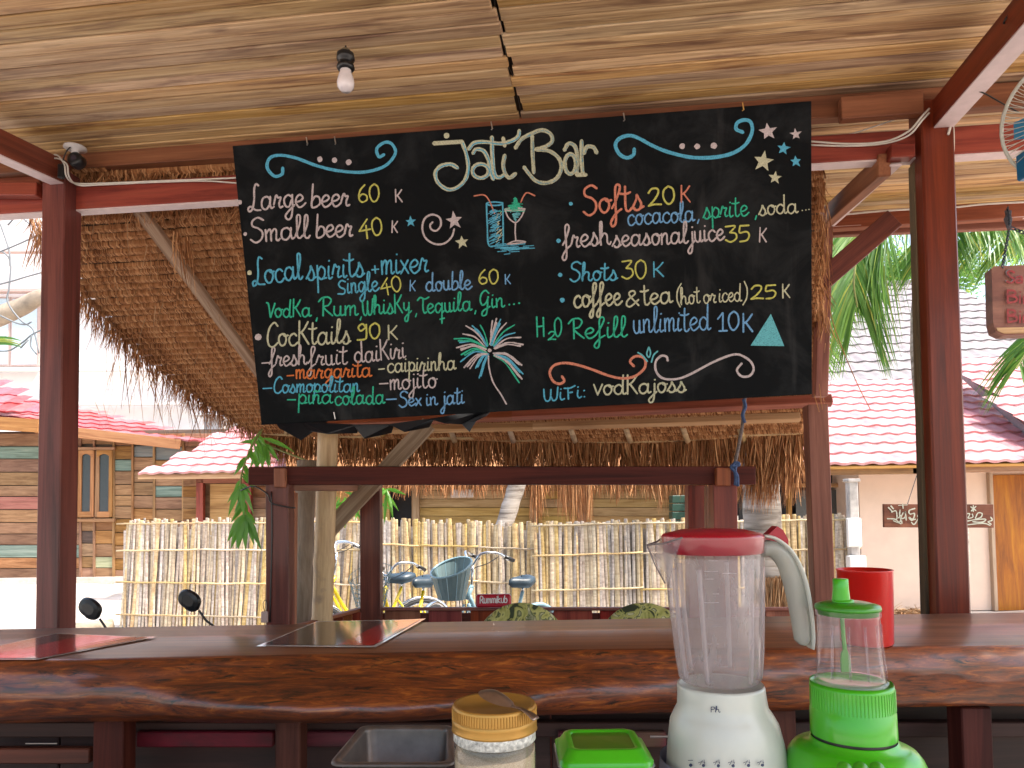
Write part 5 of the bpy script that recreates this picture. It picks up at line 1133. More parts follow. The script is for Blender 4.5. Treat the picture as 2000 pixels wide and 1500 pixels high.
for (x0, x1) in ((270, 536), (600, 760), (1090, 1300)): beam('painted_rail', P(x0, 1442, 2.40), P(x1, 1442, 2.40), .03, .05, M_rp, counter)
beam('cabinet_rail', P(-60, 1474, 2.4), P(180, 1474, 2.4), .03, .05, M_red, counter); beam('cabinet_rail', P(-60, 1422, 2.43), P(2100, 1422, 2.43), .04, .05, M_dk, counter)
beam('metal_strip', P(50, 1452, 2.36), P(112, 1452, 2.36), .004, .003, M_metal, counter, b=.0005)
# work shelves where the appliances stand
ws = empty('work_shelf', (.1, 1.2, FZ), 'dark work shelf behind the bar carrying the blender, jar and containers, below the picture', 'shelf')
mb = MB(); mb.box((.15, 1.15, .982), (1.6, .235, .018), b=.005); mb.build('upper_board', M_dk, ws); mb = MB(); mb.box((.15, 1.57, .86), (1.6, .155, .018), b=.005); mb.build('lower_board', M_dk, ws)
for x in (-1.4, .1, 1.7):
    for (y, z) in ((1.1, .964), (1.66, .842)): beam('leg', (x, y, FZ), (x, y, z), .06, .06, M_red, ws, up=Vector((0, 1, 0)))
SZ = 1.00
# menus
M_mblk = NT('menu_print_dark'); v = M_mblk.coords((14, 60, 1)); n = M_mblk.noise(v, 1.4, 3, 0, .8)
M_mblk.base(M_mblk.ramp(n, [(.52, (.018, .014, .013)), (.60, (.06, .045, .035)), (.68, (.25, .2, .16))])).set(Roughness=.12, Coat_Weight=.6, Coat_Roughness=.08); M_mblk = M_mblk.m
M_mred = plain('menu_print_red', (.42, .015, .02), .12, coat=.6, nz=.4, scale=14); M_mwhite = plain('laminated_edge', (.66, .60, .55), .15, coat=.5)
def menu(c, label, redf):
    q = [cz(*p) for p in c]; root = empty('menu_card', sum(q, Vector())/4, label, 'menu', 'laminated menus on the bar counter')
    def lerp4(u_, v_): return q[0].lerp(q[1], u_).lerp(q[3].lerp(q[2], u_), v_)
    def qd(u0, u1, v0, v1, z, nm, mt, n=8):
        vv = []
        for j in range(3):
            for i in range(n+1):
                u_ = u0+(u1-u0)*i/n; p_ = lerp4(u_, v0+(v1-v0)*j/2); vv.append(p_+Z*(z+.012*max(0, (u_-.75))**1.5*(j/2)*2))
        return mk(nm, vv, [(j*(n+1)+i, j*(n+1)+i+1, (j+1)*(n+1)+i+1, (j+1)*(n+1)+i) for j in range(2) for i in range(n)], mt, root)
    qd(0, 1, 0, 1, .003, 'card', M_mwhite); qd(.03, redf, .04, .96, .0045, 'dark_print', M_mblk); qd(redf, .965, .04, .96, .0045, 'red_print', M_mred)
menu([(500, 1264), (733, 1266), (832, 1211), (618, 1215)], 'laminated black and red menu card lying in the middle of the bar counter', .66)
menu([(-130, 1290), (74, 1290), (306, 1247), (112, 1238)], 'laminated menu card reflecting the sky at the left end of the bar counter', .35)
# red cup
ct = cz(1693, 1257); rc = empty('red_cup', ct, 'tall plain red plastic cup standing on the counter at the right', 'cup')
sc_f = ct.y/FPX; mb = MB(); Hc = 143*sc_f*1.0; r0, r1 = 47*sc_f, 50*sc_f
mb.lathe([(.001, 0), (r0*.92, 0), (r0, .006), (r1, Hc-.004), (r1+.002, Hc), (r1-.003, Hc), (r0-.004, .01), (.001, .008)], ct, 48); mb.build('shell', M_redpl, rc, True)

# ------------------------------------------------------------------ appliances
JY = 1.22
def X(px, py=1300, Y=JY): return P(px, py, Y).x
def Zc(py, px=1395, Y=JY): return P(px, py, Y).z
k = JY/FPX
M_jug = clear('cloudy_jug_plastic', (.93, .90, .90), .16, (.66, .62, .62), .12, 1.35, .30)
M_collar = clear('clear_collar', (.97, .95, .96), .02, (.7, .6, .62), .06, 1.4, .03)
M_ribp = clear('moulded_rib', (.9, .86, .87), .30, (.7, .66, .66), .08, 1.4, .1)
bl = empty('kitchen_blender', P(1408, 1560, JY), 'white kitchen blender with cloudy clear jug and crimson lid in front of the counter', 'blender')
M_handle0 = plain('smoky_plastic_edge', (.16, .13, .13), .2)
def cx(py): return X(1391+(py-1060)*.055, py)
jp = []
for py, r in ((1328, 72), (1322, 77), (1290, 81), (1240, 85), (1180, 89), (1130, 92), (1086, 95)): jp.append((r*k, Zc(py)))
cj = Vector((0, JY, 0))
def lathe_lean(name, prof, mat, ribs=0, amp=0, n=64, leanf=cx, parent=bl, yy=JY):
    vs = []; fs = []
    for (r, z) in prof:
        py = proj((0, yy, z))[1]; c0 = leanf(py)
        for i in range(n):
            a = 2*math.pi*i/n; rr = r*(1-amp*abs(math.sin(ribs*a/2))**18) if ribs else r; vs.append((c0+rr*math.cos(a), yy+rr*math.sin(a), z))
    for i in range(len(prof)-1):
        for j in range(n): fs.append((i*n+j, i*n+(j+1) % n, (i+1)*n+(j+1) % n, (i+1)*n+j))
    return mk(name, vs, fs, mat, parent, None, True)
lathe_lean('jug', jp, M_jug, 0, 0)
lathe_lean('jug_floor', [(.001, Zc(1330)), (jp[0][0]-.001, Zc(1329))], M_jug)
for a in (58, 122, 200, 238, 302, 340):     # moulded vertical ribs
    pts = []; 
    for py, r in ((1320, 75), (1290, 79), (1240, 83), (1180, 87), (1130, 90), (1105, 91)):
        pts.append(Vector((cx(py)+(r-1)*k*math.cos(R(a)), JY+(r-1)*k*math.sin(R(a)), Zc(py))))
    mb = MB(); mb.tube(catmull(pts, 4), .0042, 8); mb.build('rib', M_ribp, bl, True)
lathe_lean('lid', [(.001, Zc(1036)+.004), (60*k, Zc(1037)+.003), (93*k, Zc(1042)), (97*k, Zc(1047)), (97*k, Zc(1051)), (96*k, Zc(1054)), (94*k, Zc(1078)), (90*k, Zc(1080)), (.001, Zc(1079))], M_crimson)
# jug spout and collar
xc_ = cx(1050); zt_ = Zc(1046); T_ = Vector((xc_-127*k, JY, Zc(1063))); Cb = Vector((xc_-94*k, JY-.004, Zc(1138)))
As = [Vector((xc_+99*k*math.cos(R(a_)), JY+99*k*math.sin(R(a_)), zt_)) for a_ in (180+42, 180-42)]
vs = []; fs = []
for q_ in As:
    b0_ = len(vs)
    for i in range(6):
        for j in range(6): u_, v_ = i/5, j/5; e_ = q_.lerp(T_, u_)+Vector((0, 0, -.004*math.sin(math.pi*u_))); vs.append(e_.lerp(Cb+Vector((0, (q_.y-JY)*.25*(1-u_), 0)), v_))
    fs += [(b0_+i*6+j, b0_+i*6+j+1, b0_+i*6+j+7, b0_+i*6+j+6) for i in range(5) for j in range(5)]
spo = mk('spout', vs, fs, M_jug, bl, None, True); mb = MB()
for q_ in As: mb.tube([q_, q_.lerp(T_, .5)-Z*.003, T_], .0014, 6)
mb.tube([T_, T_.lerp(Cb, .5)+Vector((-.002, 0, 0)), Cb], .0012, 6); mb.build('spout_edge', M_handle0, spo, True)
lathe_lean('collar', [(99.5*k, Zc(1046)), (99.2*k, Zc(1070)), (96*k, Zc(1086))], M_collar)
# handle
M_handle = clear('milky_handle', (.85, .86, .80), .72, (.55, .55, .49), .2, 1.4, .15)
hp = [(1488, 1062), (1512, 1058), (1535, 1075), (1552, 1105), (1562, 1145), (1568, 1195), (1572, 1240), (1570, 1262)]
def hnd(name, pts, wx, wy, mat):
    c = catmull([P(x, y, JY-.005) for x, y in pts], 5); n = 10; vs = []; fs = []
    for i, p_ in enumerate(c):
        tg = (c[min(i+1, len(c)-1)]-c[max(i-1, 0)]).normalized(); nn = tg.cross(Vector((0, 1, 0))).normalized(); t = i/(len(c)-1); w_ = wx[0]+(wx[1]-wx[0])*math.sin(math.pi*min(1, t*1.0)) if isinstance(wx, tuple) else wx
        if t > .92: w_ *= 1-(t-.92)*6
        for j in range(n): a = 2*math.pi*j/n; vs.append(p_+nn*w_*math.cos(a)+Vector((0, 1, 0))*wy*math.sin(a))
    for i in range(len(c)-1):
        for j in range(n): fs.append((i*n+j, i*n+(j+1) % n, (i+1)*n+(j+1) % n, (i+1)*n+j))
    fs += [tuple(range(n))[::-1], tuple((len(c)-1)*n+j for j in range(n))]; return mk(name, vs, fs, mat, bl, None, True)
hnd('handle', [(1486, 1072), (1510, 1072), (1532, 1092), (1546, 1125), (1555, 1160), (1562, 1200), (1567, 1240), (1568, 1258)], (.013, .018), .014, M_handle)
hnd('handle_trim', [(1488, 1046), (1512, 1052), (1540, 1074), (1560, 1108), (1573, 1150), (1581, 1200), (1584, 1240), (1583, 1266)], (.003, .0045), .016, M_offwhite)
mb = MB(); mb.box(P(1515, 1046, JY)-Vector((.004, 0, 0)), (.016, .012, .010), b=.005); hgr = Matrix.Rotation(R(28), 3, 'Y')
mb = MB(); c_ = P(1511, 1047, JY); tpx = [(-.022, -.004), (-.012, .004), (.002, .017), (.012, .010), (.020, -.006), (.019, -.018), (.006, -.010)]
mb.add([c_+Vector((a, -.013, b_)) for a, b_ in tpx]+[c_+Vector((a, .013, b_)) for a, b_ in tpx], [tuple(range(7)), tuple(range(13, 6, -1))]+[(i, (i+1) % 7, 7+(i+1) % 7, 7+i) for i in range(7)]); mb.build('lid_tab', M_crimson, bl)
# base
def bcx(py): return X(1406+(py-1330)*.085, py)
bprof = [(.001, Zc(1349)), (74*k, Zc(1349)), (77*k, Zc(1337)), (80*k, Zc(1334)), (82*k, Zc(1340)), (83*k, Zc(1360)), (85*k, Zc(1378)), (93*k, Zc(1392)), (101*k, Zc(1408)), (107*k, Zc(1440)), (112*k, Zc(1475)), (117*k, Zc(1510)), (122*k, Zc(1560)), (124*k, SZ+.012), (118*k, SZ), (.001, SZ)]
lathe_lean('motor_base', bprof, M_white, leanf=bcx)
lathe_lean('base_skirt', [(121*k, Zc(1480)), (127*k, Zc(1530)), (130*k, SZ+.004), (126*k, SZ+.001)], plain('lilac_grey_plastic', (.22, .21, .27), .4), leanf=lambda py: bcx(py)-.004)
M_inkb = plain('blue_black_ink', (.02, .03, .08), .5)
def onbase(px, py, off=0, r=None):
    d = ray(px, py); z = Zc(py, px); rr = None
    for (ra, za), (rb, zb) in zip(bprof[4:13], bprof[5:14]):
        if zb <= z <= za: rr = ra+(rb-ra)*(z-za)/(zb-za)
    rr = (rr or .1)+.0006+off*.3; c0 = Vector((bcx(py), JY, 0)); o2 = Vector((EYE.x-c0.x, EYE.y-c0.y)); dd = Vector((d.x, d.y)); a = dd.dot(dd); b_ = 2*o2.dot(dd); cc_ = o2.dot(o2)-rr*rr; D = max(0, b_*b_-4*a*cc_)
    return EYE+d*((-b_-math.sqrt(D))/(2*a))
G['P'] = (.9, ".1,0 .1,1.7|.1,1.7 .7,1.6 .8,1.1 .1,.8"); word('Ph', 1388, 1391, 1407, 1391, 6.0, 'white', 1.7, 0, 'lettering', bl, onbase, M_inkb); del G['P']
for i, px in enumerate((1349, 1374, 1403, 1432, 1462, 1489)):
    blob(px, 1496-(i == 2)*0+abs(i-2.5)*-.6, 3.4, M_inkb, 'dial_mark', 10, onbase, bl)
    if i: 
        ribbons('dial_symbol', [[(px-10, 1490), (px-4, 1488), (px+3, 1489)], [(px-7, 1494), (px-2, 1485)], [(px+1, 1484), (px+2, 1492)]], 1.1, M_inkb, bl, onbase)
    else: ribbons('dial_symbol', [[(px-5, 1485), (px+4, 1485)]], 1.1, M_inkb, bl, onbase)
# faint level marks on the jug
def onjug(px, py, off=0):
    d = ray(px, py); z = Zc(py, px); rr = jp[-1][0]
    for (ra, za), (rb, zb) in zip(jp[:-1], jp[1:]):
        if za <= z <= zb: rr = ra+(rb-ra)*(z-za)/(zb-za)
    rr += .0007; c0x = cx(py); o2 = Vector((-c0x, -JY)); dd = Vector((d.x, d.y)); a = dd.dot(dd); b_ = 2*o2.dot(dd); D = max(0, b_*b_-4*a*(o2.dot(o2)-rr*rr)); return EYE+d*((-b_-math.sqrt(D))/(2*a))
M_lv = plain('worn_white_print', (.36, .32, .32), .6)
for y, x0, x1 in ((1095, 1385, 1402), (1116, 1376, 1402), (1131, 1378, 1394), (1160, 1392, 1404), (1120, 1412, 1438), (1177, 1376, 1404), (1223, 1388, 1404), (1258, 1376, 1404), (1302, 1372, 1392), (1302, 1408, 1420)):
    ribbons('level_mark', [[(x0+rnd(-1, 1), y), (x0+(x1-x0)*.4, y+rnd(-.6, .6)), (x1, y)]], 1.1, M_lv, bl, onjug, jit=.5)
# food chopper
GY = 1.16; k2 = GY/FPX
fp = empty('food_chopper', P(1665, 1560, GY), 'lime green food chopper with clear bowl and green plunger, right of the white blender', 'food chopper')
def gx(py): return P(1655+(py-1180)*.045, py, GY).x
def gz(py): return P(1660, py, GY).z
def LG(name, prof, mat, n=56, ribs=0, amp=0): return lathe_lean(name, [(r*k2, gz(y)) for r, y in prof], mat, ribs, amp, n, gx, fp, GY)
M_bowl = clear('clear_bowl', (.95, .93, .96), .02, (.6, .55, .65), .05, 1.5, .04)
LG('bowl', [(56, 1200), (57, 1240), (60, 1290), (62, 1318), (64, 1330), (66, 1334)], M_bowl)
LG('bowl_rim', [(58.5, 1182), (58.5, 1202)], M_bowl)
LG('bowl_foot', [(66, 1334), (66, 1325), (58, 1326), (.01, 1328)], M_bowl)
LG('lid', [(.01, 1174), (40, 1176), (58, 1181), (59.5, 1186), (59, 1190), (55, 1191), (54, 1200), (.01, 1200)], M_greendk)
M_rg = MB(); lathe_lean('motor_housing', [(r*k2, gz(y)) for r, y in ((.01, 1338), (66, 1338), (72, 1333), (74, 1330), (75, 1340), (75.5, 1385), (76.5, 1386), (77, 1434))], M_green, 0, 0, 56, gx, fp, GY)
for i in range(36):
    a = R(180+i*5.1); mb = MB(); r_ = 75.4*k2; p0 = Vector((gx(1340)+r_*math.cos(a), GY+r_*math.sin(a), gz(1340))); p1 = Vector((gx(1380)+r_*math.cos(a), GY+r_*math.sin(a), gz(1380))); mb.tube([p0, p1], .0009, 4)
    if i == 0: gm = MB()
    gm.v += []; gm.add(mb.v, mb.f)
gm.build('grip_ribs', M_green, fp)
LG('slot', [(74, 1433), (74, 1441)], M_black); LG('housing_base', [(76, 1440), (79, 1442), (81, 1450), (96, 1453), (110, 1460), (119, 1472), (126, 1490), (130, 1520), (132, 1570), (128, 1612), (.01, 1600)], M_green)
mb = MB(); c_ = Vector((P(1642, 1150, GY).x, GY, 0)); mb.lathe([(17*k2, gz(1178)), (16*k2, gz(1165)), (14.5*k2, gz(1150)), (14*k2, gz(1131)), (13*k2, gz(1130)), (.001, gz(1130))], c_, 24); mb.lathe([(20*k2, gz(1177)), (20*k2, gz(1171)), (15*k2, gz(1170))], c_+Vector((.003, 0, 0)), 24); mb.build('plunger_knob', M_green, fp, True)
mb = MB(); mb.tube([P(1644, 1196, GY), P(1647, 1240, GY), P(1650, 1268, GY)], .0035, 8); q = [P(1650, 1262, GY), P(1657, 1276, GY), P(1660, 1290, GY), P(1661, 1312, GY), P(1643, 1312, GY), P(1642, 1290, GY), P(1643, 1276, GY)]
mb.add([a-Vector((0, .002, 0)) for a in q]+[a+Vector((0, .002, 0)) for a in q], [tuple(range(7)), tuple(range(13, 6, -1))]+[(i, (i+1) % 7, 7+(i+1) % 7, 7+i) for i in range(7)]); mb.build('paddle', M_greendk, fp)
for i in range(3): mb = MB(); mb.lathe([(.001, .004), (11*k2, .003), (14*k2, 0)], P(1650+i*32, 1503, GY-.108), 20, M=Matrix.Rotation(R(55), 3, 'X')); mb.build('button', M_greendk, fp, True)
for a in (215, 245, 275, 305, 330):
    mb = MB(); mb.tube([Vector((gx(y)+r*k2*math.cos(R(a)), GY+r*k2*math.sin(R(a)), gz(y))) for r, y in ((56, 1215), (57, 1245), (60, 1290), (62, 1318))], .0018, 6); mb.build('rib', M_bowl, fp, True)
# sugar jar
SY_ = 1.05; k3 = SY_/FPX; js = empty('sugar_jar', P(966, 1560, SY_), 'clear jar of pale brown sugar with a gold screw lid below the counter edge', 'jar')
def sz(py): return P(966, py, SY_).z
def LJ(name, prof, mat, n=72, ribs=0, amp=0): return lathe_lean(name, [(r*k3, z) for r, z in prof], mat, ribs, amp, n, lambda py: P(966, 1430, SY_).x, js, SY_)
zt = sz(1372); LJ('lid', [(.01, zt-.006), (70, zt-.006), (73, zt-.001), (78, zt), (80, zt-.003), (80.5, zt-.020)], M_gold)
gm = MB()
for i in range(90):
    a = 2*math.pi*i/90; r_ = 80.5*k3; c0 = Vector((P(966, 1430, SY_).x, SY_, 0)); gm.tube([c0+Vector((r_*math.cos(a), r_*math.sin(a), zt-.005)), c0+Vector((r_*math.cos(a), r_*math.sin(a), zt-.020))], .0009, 4)
gm.build('lid_knurling', M_gold, js)
LJ('lid_band', [(80, zt-.020), (82, zt-.022), (81.5, zt-.026), (81.5, zt-.034), (82.5, zt-.036), (78, zt-.038)], M_gold)
M_glass = clear('jar_glass', (.93, .92, .88), .10, (.6, .55, .48), .05, 1.5, .1); m = NT('brown_sugar'); n = m.noise(m.coords((1, 1, 1), False), 420, 3, 0, .8); n2 = m.noise(m.coords((1, 1, 2), False), 18, 3, 0, .6)
c = m.ramp(n, [(.3, (.34, .25, .16)), (.6, (.60, .50, .36))]); c = m.mix(.4, c, m.ramp(n2, [(.35, (.7, .65, .6)), (.6, (1, 1, 1))]), 'MULTIPLY'); m.base(c).set(Roughness=.9); m.bump(n, .4, .002)
LJ('jar_neck', [(78, zt-.036), (79, zt-.040), (79, zt-.050), (75, zt-.053)], plain('scuffed_printed_band', (.5, .49, .44), .4, nz=.6, scale=160)); LJ('jar_wall', [(75, zt-.054), (78, zt-.06), (78.5, SZ+.006), (74, SZ+.001), (.01, SZ)], M_glass)
zs = zt-.060; mb = MB(); n_ = 40; vs = [Vector((P(966, 1430, SY_).x, SY_, zs-.001))]; fs = []
for i in range(n_): a = 2*math.pi*i/n_; vs.append(Vector((vs[0].x+76.5*k3*math.cos(a), SY_+76.5*k3*math.sin(a), zs-.004+.009*math.sin(a*1+.6)+.003*math.sin(a*3))))
for i in range(n_): a = 2*math.pi*i/n_; vs.append(Vector((vs[0].x+76.5*k3*math.cos(a), SY_+76.5*k3*math.sin(a), SZ+.004)))
fs = [(0, 1+i, 1+(i+1) % n_) for i in range(n_)]+[(1+i, 1+(i+1) % n_, 1+n_+(i+1) % n_, 1+n_+i) for i in range(n_)]; mk('sugar', vs, fs, m.m, js)
# spoon lying across the jar lid
sp_ = empty('spoon', Vector((P(975, 1372, SY_).x, SY_, zt)), 'stained metal spoon lying across the gold jar lid', 'spoon'); M_spoon = plain('stained_steel', (.30, .22, .17), .3, .85, nz=.25, scale=30)
c0 = Vector((P(966, 1372, SY_-.02).x, SY_-.015, zt+.011)); c1 = P(1048, 1404, SY_-.055); d = (c1-c0).normalized(); s_ = d.cross(Z).normalized(); up2 = s_.cross(d).normalized(); vs = []; fs = []; nr, ns = 6, 18
for j in range(nr):
    for i in range(ns): a = 2*math.pi*i/ns; rr = (j+.001)/(nr-1); vs.append(c0+d*(.029*rr*math.cos(a)*(1+.12*math.cos(a)))+s_*(.020*rr*math.sin(a))+up2*(.009*(1-rr*rr)))
for j in range(nr-1):
    for i in range(ns): fs.append((j*ns+i, j*ns+(i+1) % ns, (j+1)*ns+(i+1) % ns, (j+1)*ns+i))
mk('bowl', vs, fs, M_spoon, sp_, None, True); hs_ = []; L_ = (c1-c0).length
for t, w_ in ((.0, .004), (.15, .0035), (.4, .0035), (.7, .0055), (.92, .0085), (1, .007)):
    p_ = c0+d*(.028+(L_-.028)*t)+up2*(.004*math.sin(math.pi*t)); hs_ += [p_-s_*w_, p_+s_*w_, p_+s_*w_-up2*.0014, p_-s_*w_-up2*.0014]
mk('stem', hs_, [(4*i+j, 4*i+(j+1) % 4, 4*i+4+(j+1) % 4, 4*i+4+j) for i in range(5) for j in range(4)]+[(3, 2, 1, 0), (20, 21, 22, 23)], M_spoon, sp_, None, True)
# green lidded container
def rrect(c, hx, hy, r, n=6):
    out = []
    for (sx, sy, a0) in ((1, 1, 0), (-1, 1, 90), (-1, -1, 180), (1, -1, 270)):
        for i in range(n+1): a = R(a0+90*i/n); out.append(Vector((c.x+sx*(hx-r)+r*math.cos(a), c.y+sy*(hy-r)+r*math.sin(a), 0)))
    return out
def loft(name, rings, mat, par, cap0=True, cap1=True):
    vs = []; n = len(rings[0][0])
    for ring, z in rings: vs += [Vector((p.x, p.y, z)) for p in ring]
    fs = [(j*n+i, j*n+(i+1) % n, (j+1)*n+(i+1) % n, (j+1)*n+i) for j in range(len(rings)-1) for i in range(n)]
    if cap0: fs.append(tuple(range(n)))
    if cap1: fs.append(tuple((len(rings)-1)*n+i for i in range(n)))
    return mk(name, vs, fs, mat, par, None, True)
gc = empty('food_container', P(1175, 1560, 1.18), 'square food container with a bright lime green lid between the sugar jar and the blender', 'food container')
CYc = 1.185; q = P(1176, 1455, CYc); ztop = P(1176, 1424, CYc+.055).z; cc_ = Vector((q.x, CYc, 0))
loft('lid', [(rrect(cc_, .072, .066, .016), ztop-.024), (rrect(cc_, .074, .068, .018), ztop-.016), (rrect(cc_, .068, .062, .018), ztop-.013), (rrect(cc_, .060, .056, .020), ztop), (rrect(cc_, .055, .051, .018), ztop+.0012), (rrect(cc_, .050, .046, .014), ztop+.001), (rrect(cc_, .048, .044, .012), ztop-.002)], M_green, gc, True, False)
loft('lid_panel', [(rrect(cc_, .0495, .0455, .013), ztop-.0021), (rrect(cc_, .046, .042, .011), ztop-.0016)], plain('olive_green_plastic', (.06, .18, .006), .3, coat=.2), gc, False)
loft('container_body', [(rrect(cc_, .070, .064, .018), ztop-.022), (rrect(cc_, .076, .070, .02), ztop-.0235), (rrect(cc_, .066, .060, .02), ztop-.027), (rrect(cc_, .058, .052, .02), SZ)], clear('milky_container', (.85, .9, .85), .45, (.6, .66, .6), .2, 1.45, .1), gc, False)
# steel pan
pn = empty('steel_pan', P(765, 1520, 1.6), 'deep rectangular stainless steel pan under the counter, left of the sugar jar', 'pan')
PZ = P(790, 1418, 1.73).z; pan = [onz(x, y, PZ) for x, y in ((640, 1494), (890, 1494), (886, 1416), (706, 1416))]
cP = sum(pan, Vector())/4
def pr(s, z, r=.03):
    out = []
    for i in range(4):
        a, b_, c_ = pan[i-1], pan[i], pan[(i+1) % 4]; e1 = (a-b_).normalized(); e2 = (c_-b_).normalized(); s0 = b_+e1*r; s1 = b_+e2*r
        for j in range(5): t = j/4; v_ = s0*(1-t)**2+b_*2*t*(1-t)+s1*t*t; w_ = cP+(v_-cP)*s; out.append(Vector((w_.x, w_.y, 0)))
    return out
loft('pan', [(pr(1.0, 0), PZ-.004), (pr(1.0, 0), PZ), (pr(.95, 0), PZ+.002), (pr(.87, 0), PZ), (pr(.85, 0), PZ-.008), (pr(.78, 0), .882)], plain('brown_reflection_steel', (.13, .105, .09), .42, .6, nz=.3, scale=12), pn, False)  # brown tone stands for the wood reflected in the steel
mb = MB(); tk_ = empty('utensil_rack', P(1290, 1480, 2.2), 'thin steel rail on the dark cabinet behind the blender', 'rail'); mb.tube([P(1270, 1439, 2.3), P(1318, 1439, 2.3)], .004, 6); mb.build('bar', M_metal, tk_)

# ------------------------------------------------------------------ things overhead
lb = empty('light_bulb', onceil(675, 88), 'unlit white light bulb in a black lampholder hanging from the plank ceiling', 'light bulb')
t0 = onceil(675, 84); YB = t0.y; kb = YB/FPX
def BZ(py): return P(675, py, YB).z
c_ = Vector((t0.x, YB, 0)); mb = MB(); mb.tube([t0, Vector((t0.x, YB, BZ(98)))], .003, 6); mb.build('wire', M_black, lb)
def LB(name, prof, mat): mb = MB(); mb.lathe([(r*kb, BZ(y)) for r, y in prof], c_, 28); return mb.build(name, mat, lb, True)
LB('cap', [(.5, 92), (8, 97), (14, 104), (15, 108)], plain('tarnished_brass', (.2, .16, .1), .5)); LB('lampholder', [(17, 106), (18, 112), (18, 117), (13, 119), (12, 126), (17, 128), (18, 133), (15, 137), (11, 138)], M_black)
LB('glass', [(10, 132), (12, 142), (16, 154), (17.5, 162), (16, 171), (10, 177.5), (.2, 179)], plain('opal_glass', (.78, .72, .74), .2, coat=.5))
cm = empty('security_camera', onV(150, 300, -.06), 'small black and white security camera on the beam beside the left post', 'security camera'); CY_ = onV(150, 300, -.10).y; kc = CY_/FPX
mb = MB(); mb.lathe([(.001, .006), (20*kc, .005), (21*kc, -.004), (8*kc, -.012), (7*kc, -.03)], P(147, 289, CY_), 24); mb.build('mount', M_whitewall, cm, True)
mb = MB(); mb.lathe([(.001, .028), (11*kc, .028), (14*kc, .022), (15*kc, -.02), (12*kc, -.028), (.001, -.024)], P(150, 314, CY_), 28, M=Matrix.Rotation(R(84), 3, 'X')); bd = mb.build('body', M_black, cm, True)
mb = MB(); mb.lathe([(6*kc, .0295), (.001, .031)], P(150, 314, CY_), 20, M=Matrix.Rotation(R(84), 3, 'X')); mb.build('lens', plain('lens_glass', (.05, .04, .06), .08, coat=1), bd, True)
def cable(pts, r, mat, label=None, par=None, name='cable'):
    mb = MB(); mb.tube(catmull(pts, 5), r, 6); o = mb.build(name, mat, par, True); return o
wc = empty('white_cable', onV(300, 352, -.01), 'pair of white cables looping below the security camera and along the red beam', 'cable')
for dy, dx, r_ in ((0, 0, .0045), (7, 5, .004)): cable([onV(85+dx, 322, -.09), onV(108, 302+dy, -.12), onV(125+dx, 320, -.13), onV(130+dx, 345, -.12), onV(148+dx, 358+dy*.5, -.05), onV(200, 358+dy*.4, -.02), onV(300, 354+dy*.3, .0), onV(400, 350+dy*.5, .0), onV(470, 347+dy*1.6, .0)], r_, M_cable, par=wc, name='strand')
cable([onV(122, 350, -.13), onV(124, 310, -.13), onV(136, 288, -.13), onV(150, 286, -.12)], .003, M_black, par=wc, name='black_lead')
mb = MB(); mb.box(onV(120, 335, -.13), (.014, .012, .035), b=.004); mb.build('connector', M_black, wc)
wr = empty('white_cable', onV(1700, 275, -.01), 'white cables sagging between the top of the right post and the chalkboard', 'cable')
for dy, r_ in ((0, .0045), (8, .004)): cable([onV(1580, 276+dy*.9, .0), onV(1660, 281+dy*.5, 0), onV(1730, 276+dy*.5, -.02), onV(1775, 256+dy, -.06), onV(1800, 228+dy, -.1), onV(1815, 212+dy, -.1)], r_, M_cable, par=wr, name='strand')
cable([onV(1810, 213, -.02), onV(1740, 236, .05), onV(1660, 262, .1), onV(1588, 274, .12)], .003, M_cable, par=wr, name='strand')
w3 = empty('white_cable', P(1700, 425, 4.3), 'thin white cable clipped along the outer beam on the right', 'cable'); cable([P(1648, 419, 4.33), P(1700, 414, 4.3), P(1770, 409, 4.28), P(1860, 405, 4.22), P(1930, 398, 4.18), P(2060, 392, 4.1)], .006, M_cable, par=w3, name='strand')
w4 = empty('white_cable', onV(1858, 280, 0), 'short cream cable hanging down the right side of the right post', 'cable'); cable([onV(1852, 262, -.06), onV(1860, 240, -.02), onV(1862, 290, -.02), onV(1856, 330, 0)], .006, M_cable, par=w4, name='strand')
w5 = empty('black_wire', onV(1900, 170, -.3), 'thin black wire wrapped round the right rafter and stretching to the fan', 'wire')
ra = onV(1838, 225, -.02); rd = RD
cable([P(1895, 176, 2.75), P(1910, 166, 2.73), P(1925, 170, 2.72), P(1905, 174, 2.73), P(1930, 186, 2.74), P(1968, 208, 2.74), P(1990, 220, 2.74)], .003, M_black, par=w5, name='strand'); cable([P(2005, 0, 2.35), P(1975, 22, 2.38), P(1960, 45, 2.4), P(1972, 38, 2.42), P(1985, 20, 2.4)], .003, M_black, par=w5, name='strand')
# crooked joint in the ceiling
mb = MB(); jj = catmull([onceil(968+(y*.212)+rnd(-4, 4), y) for y in range(-40, 250, 14)], 3); mb.tube([p_-Z*.001 for p_ in jj], [.0018*rnd(.4, 1.6) for _ in jj], 5); mb.build('joint_gap', M_black, ceil)
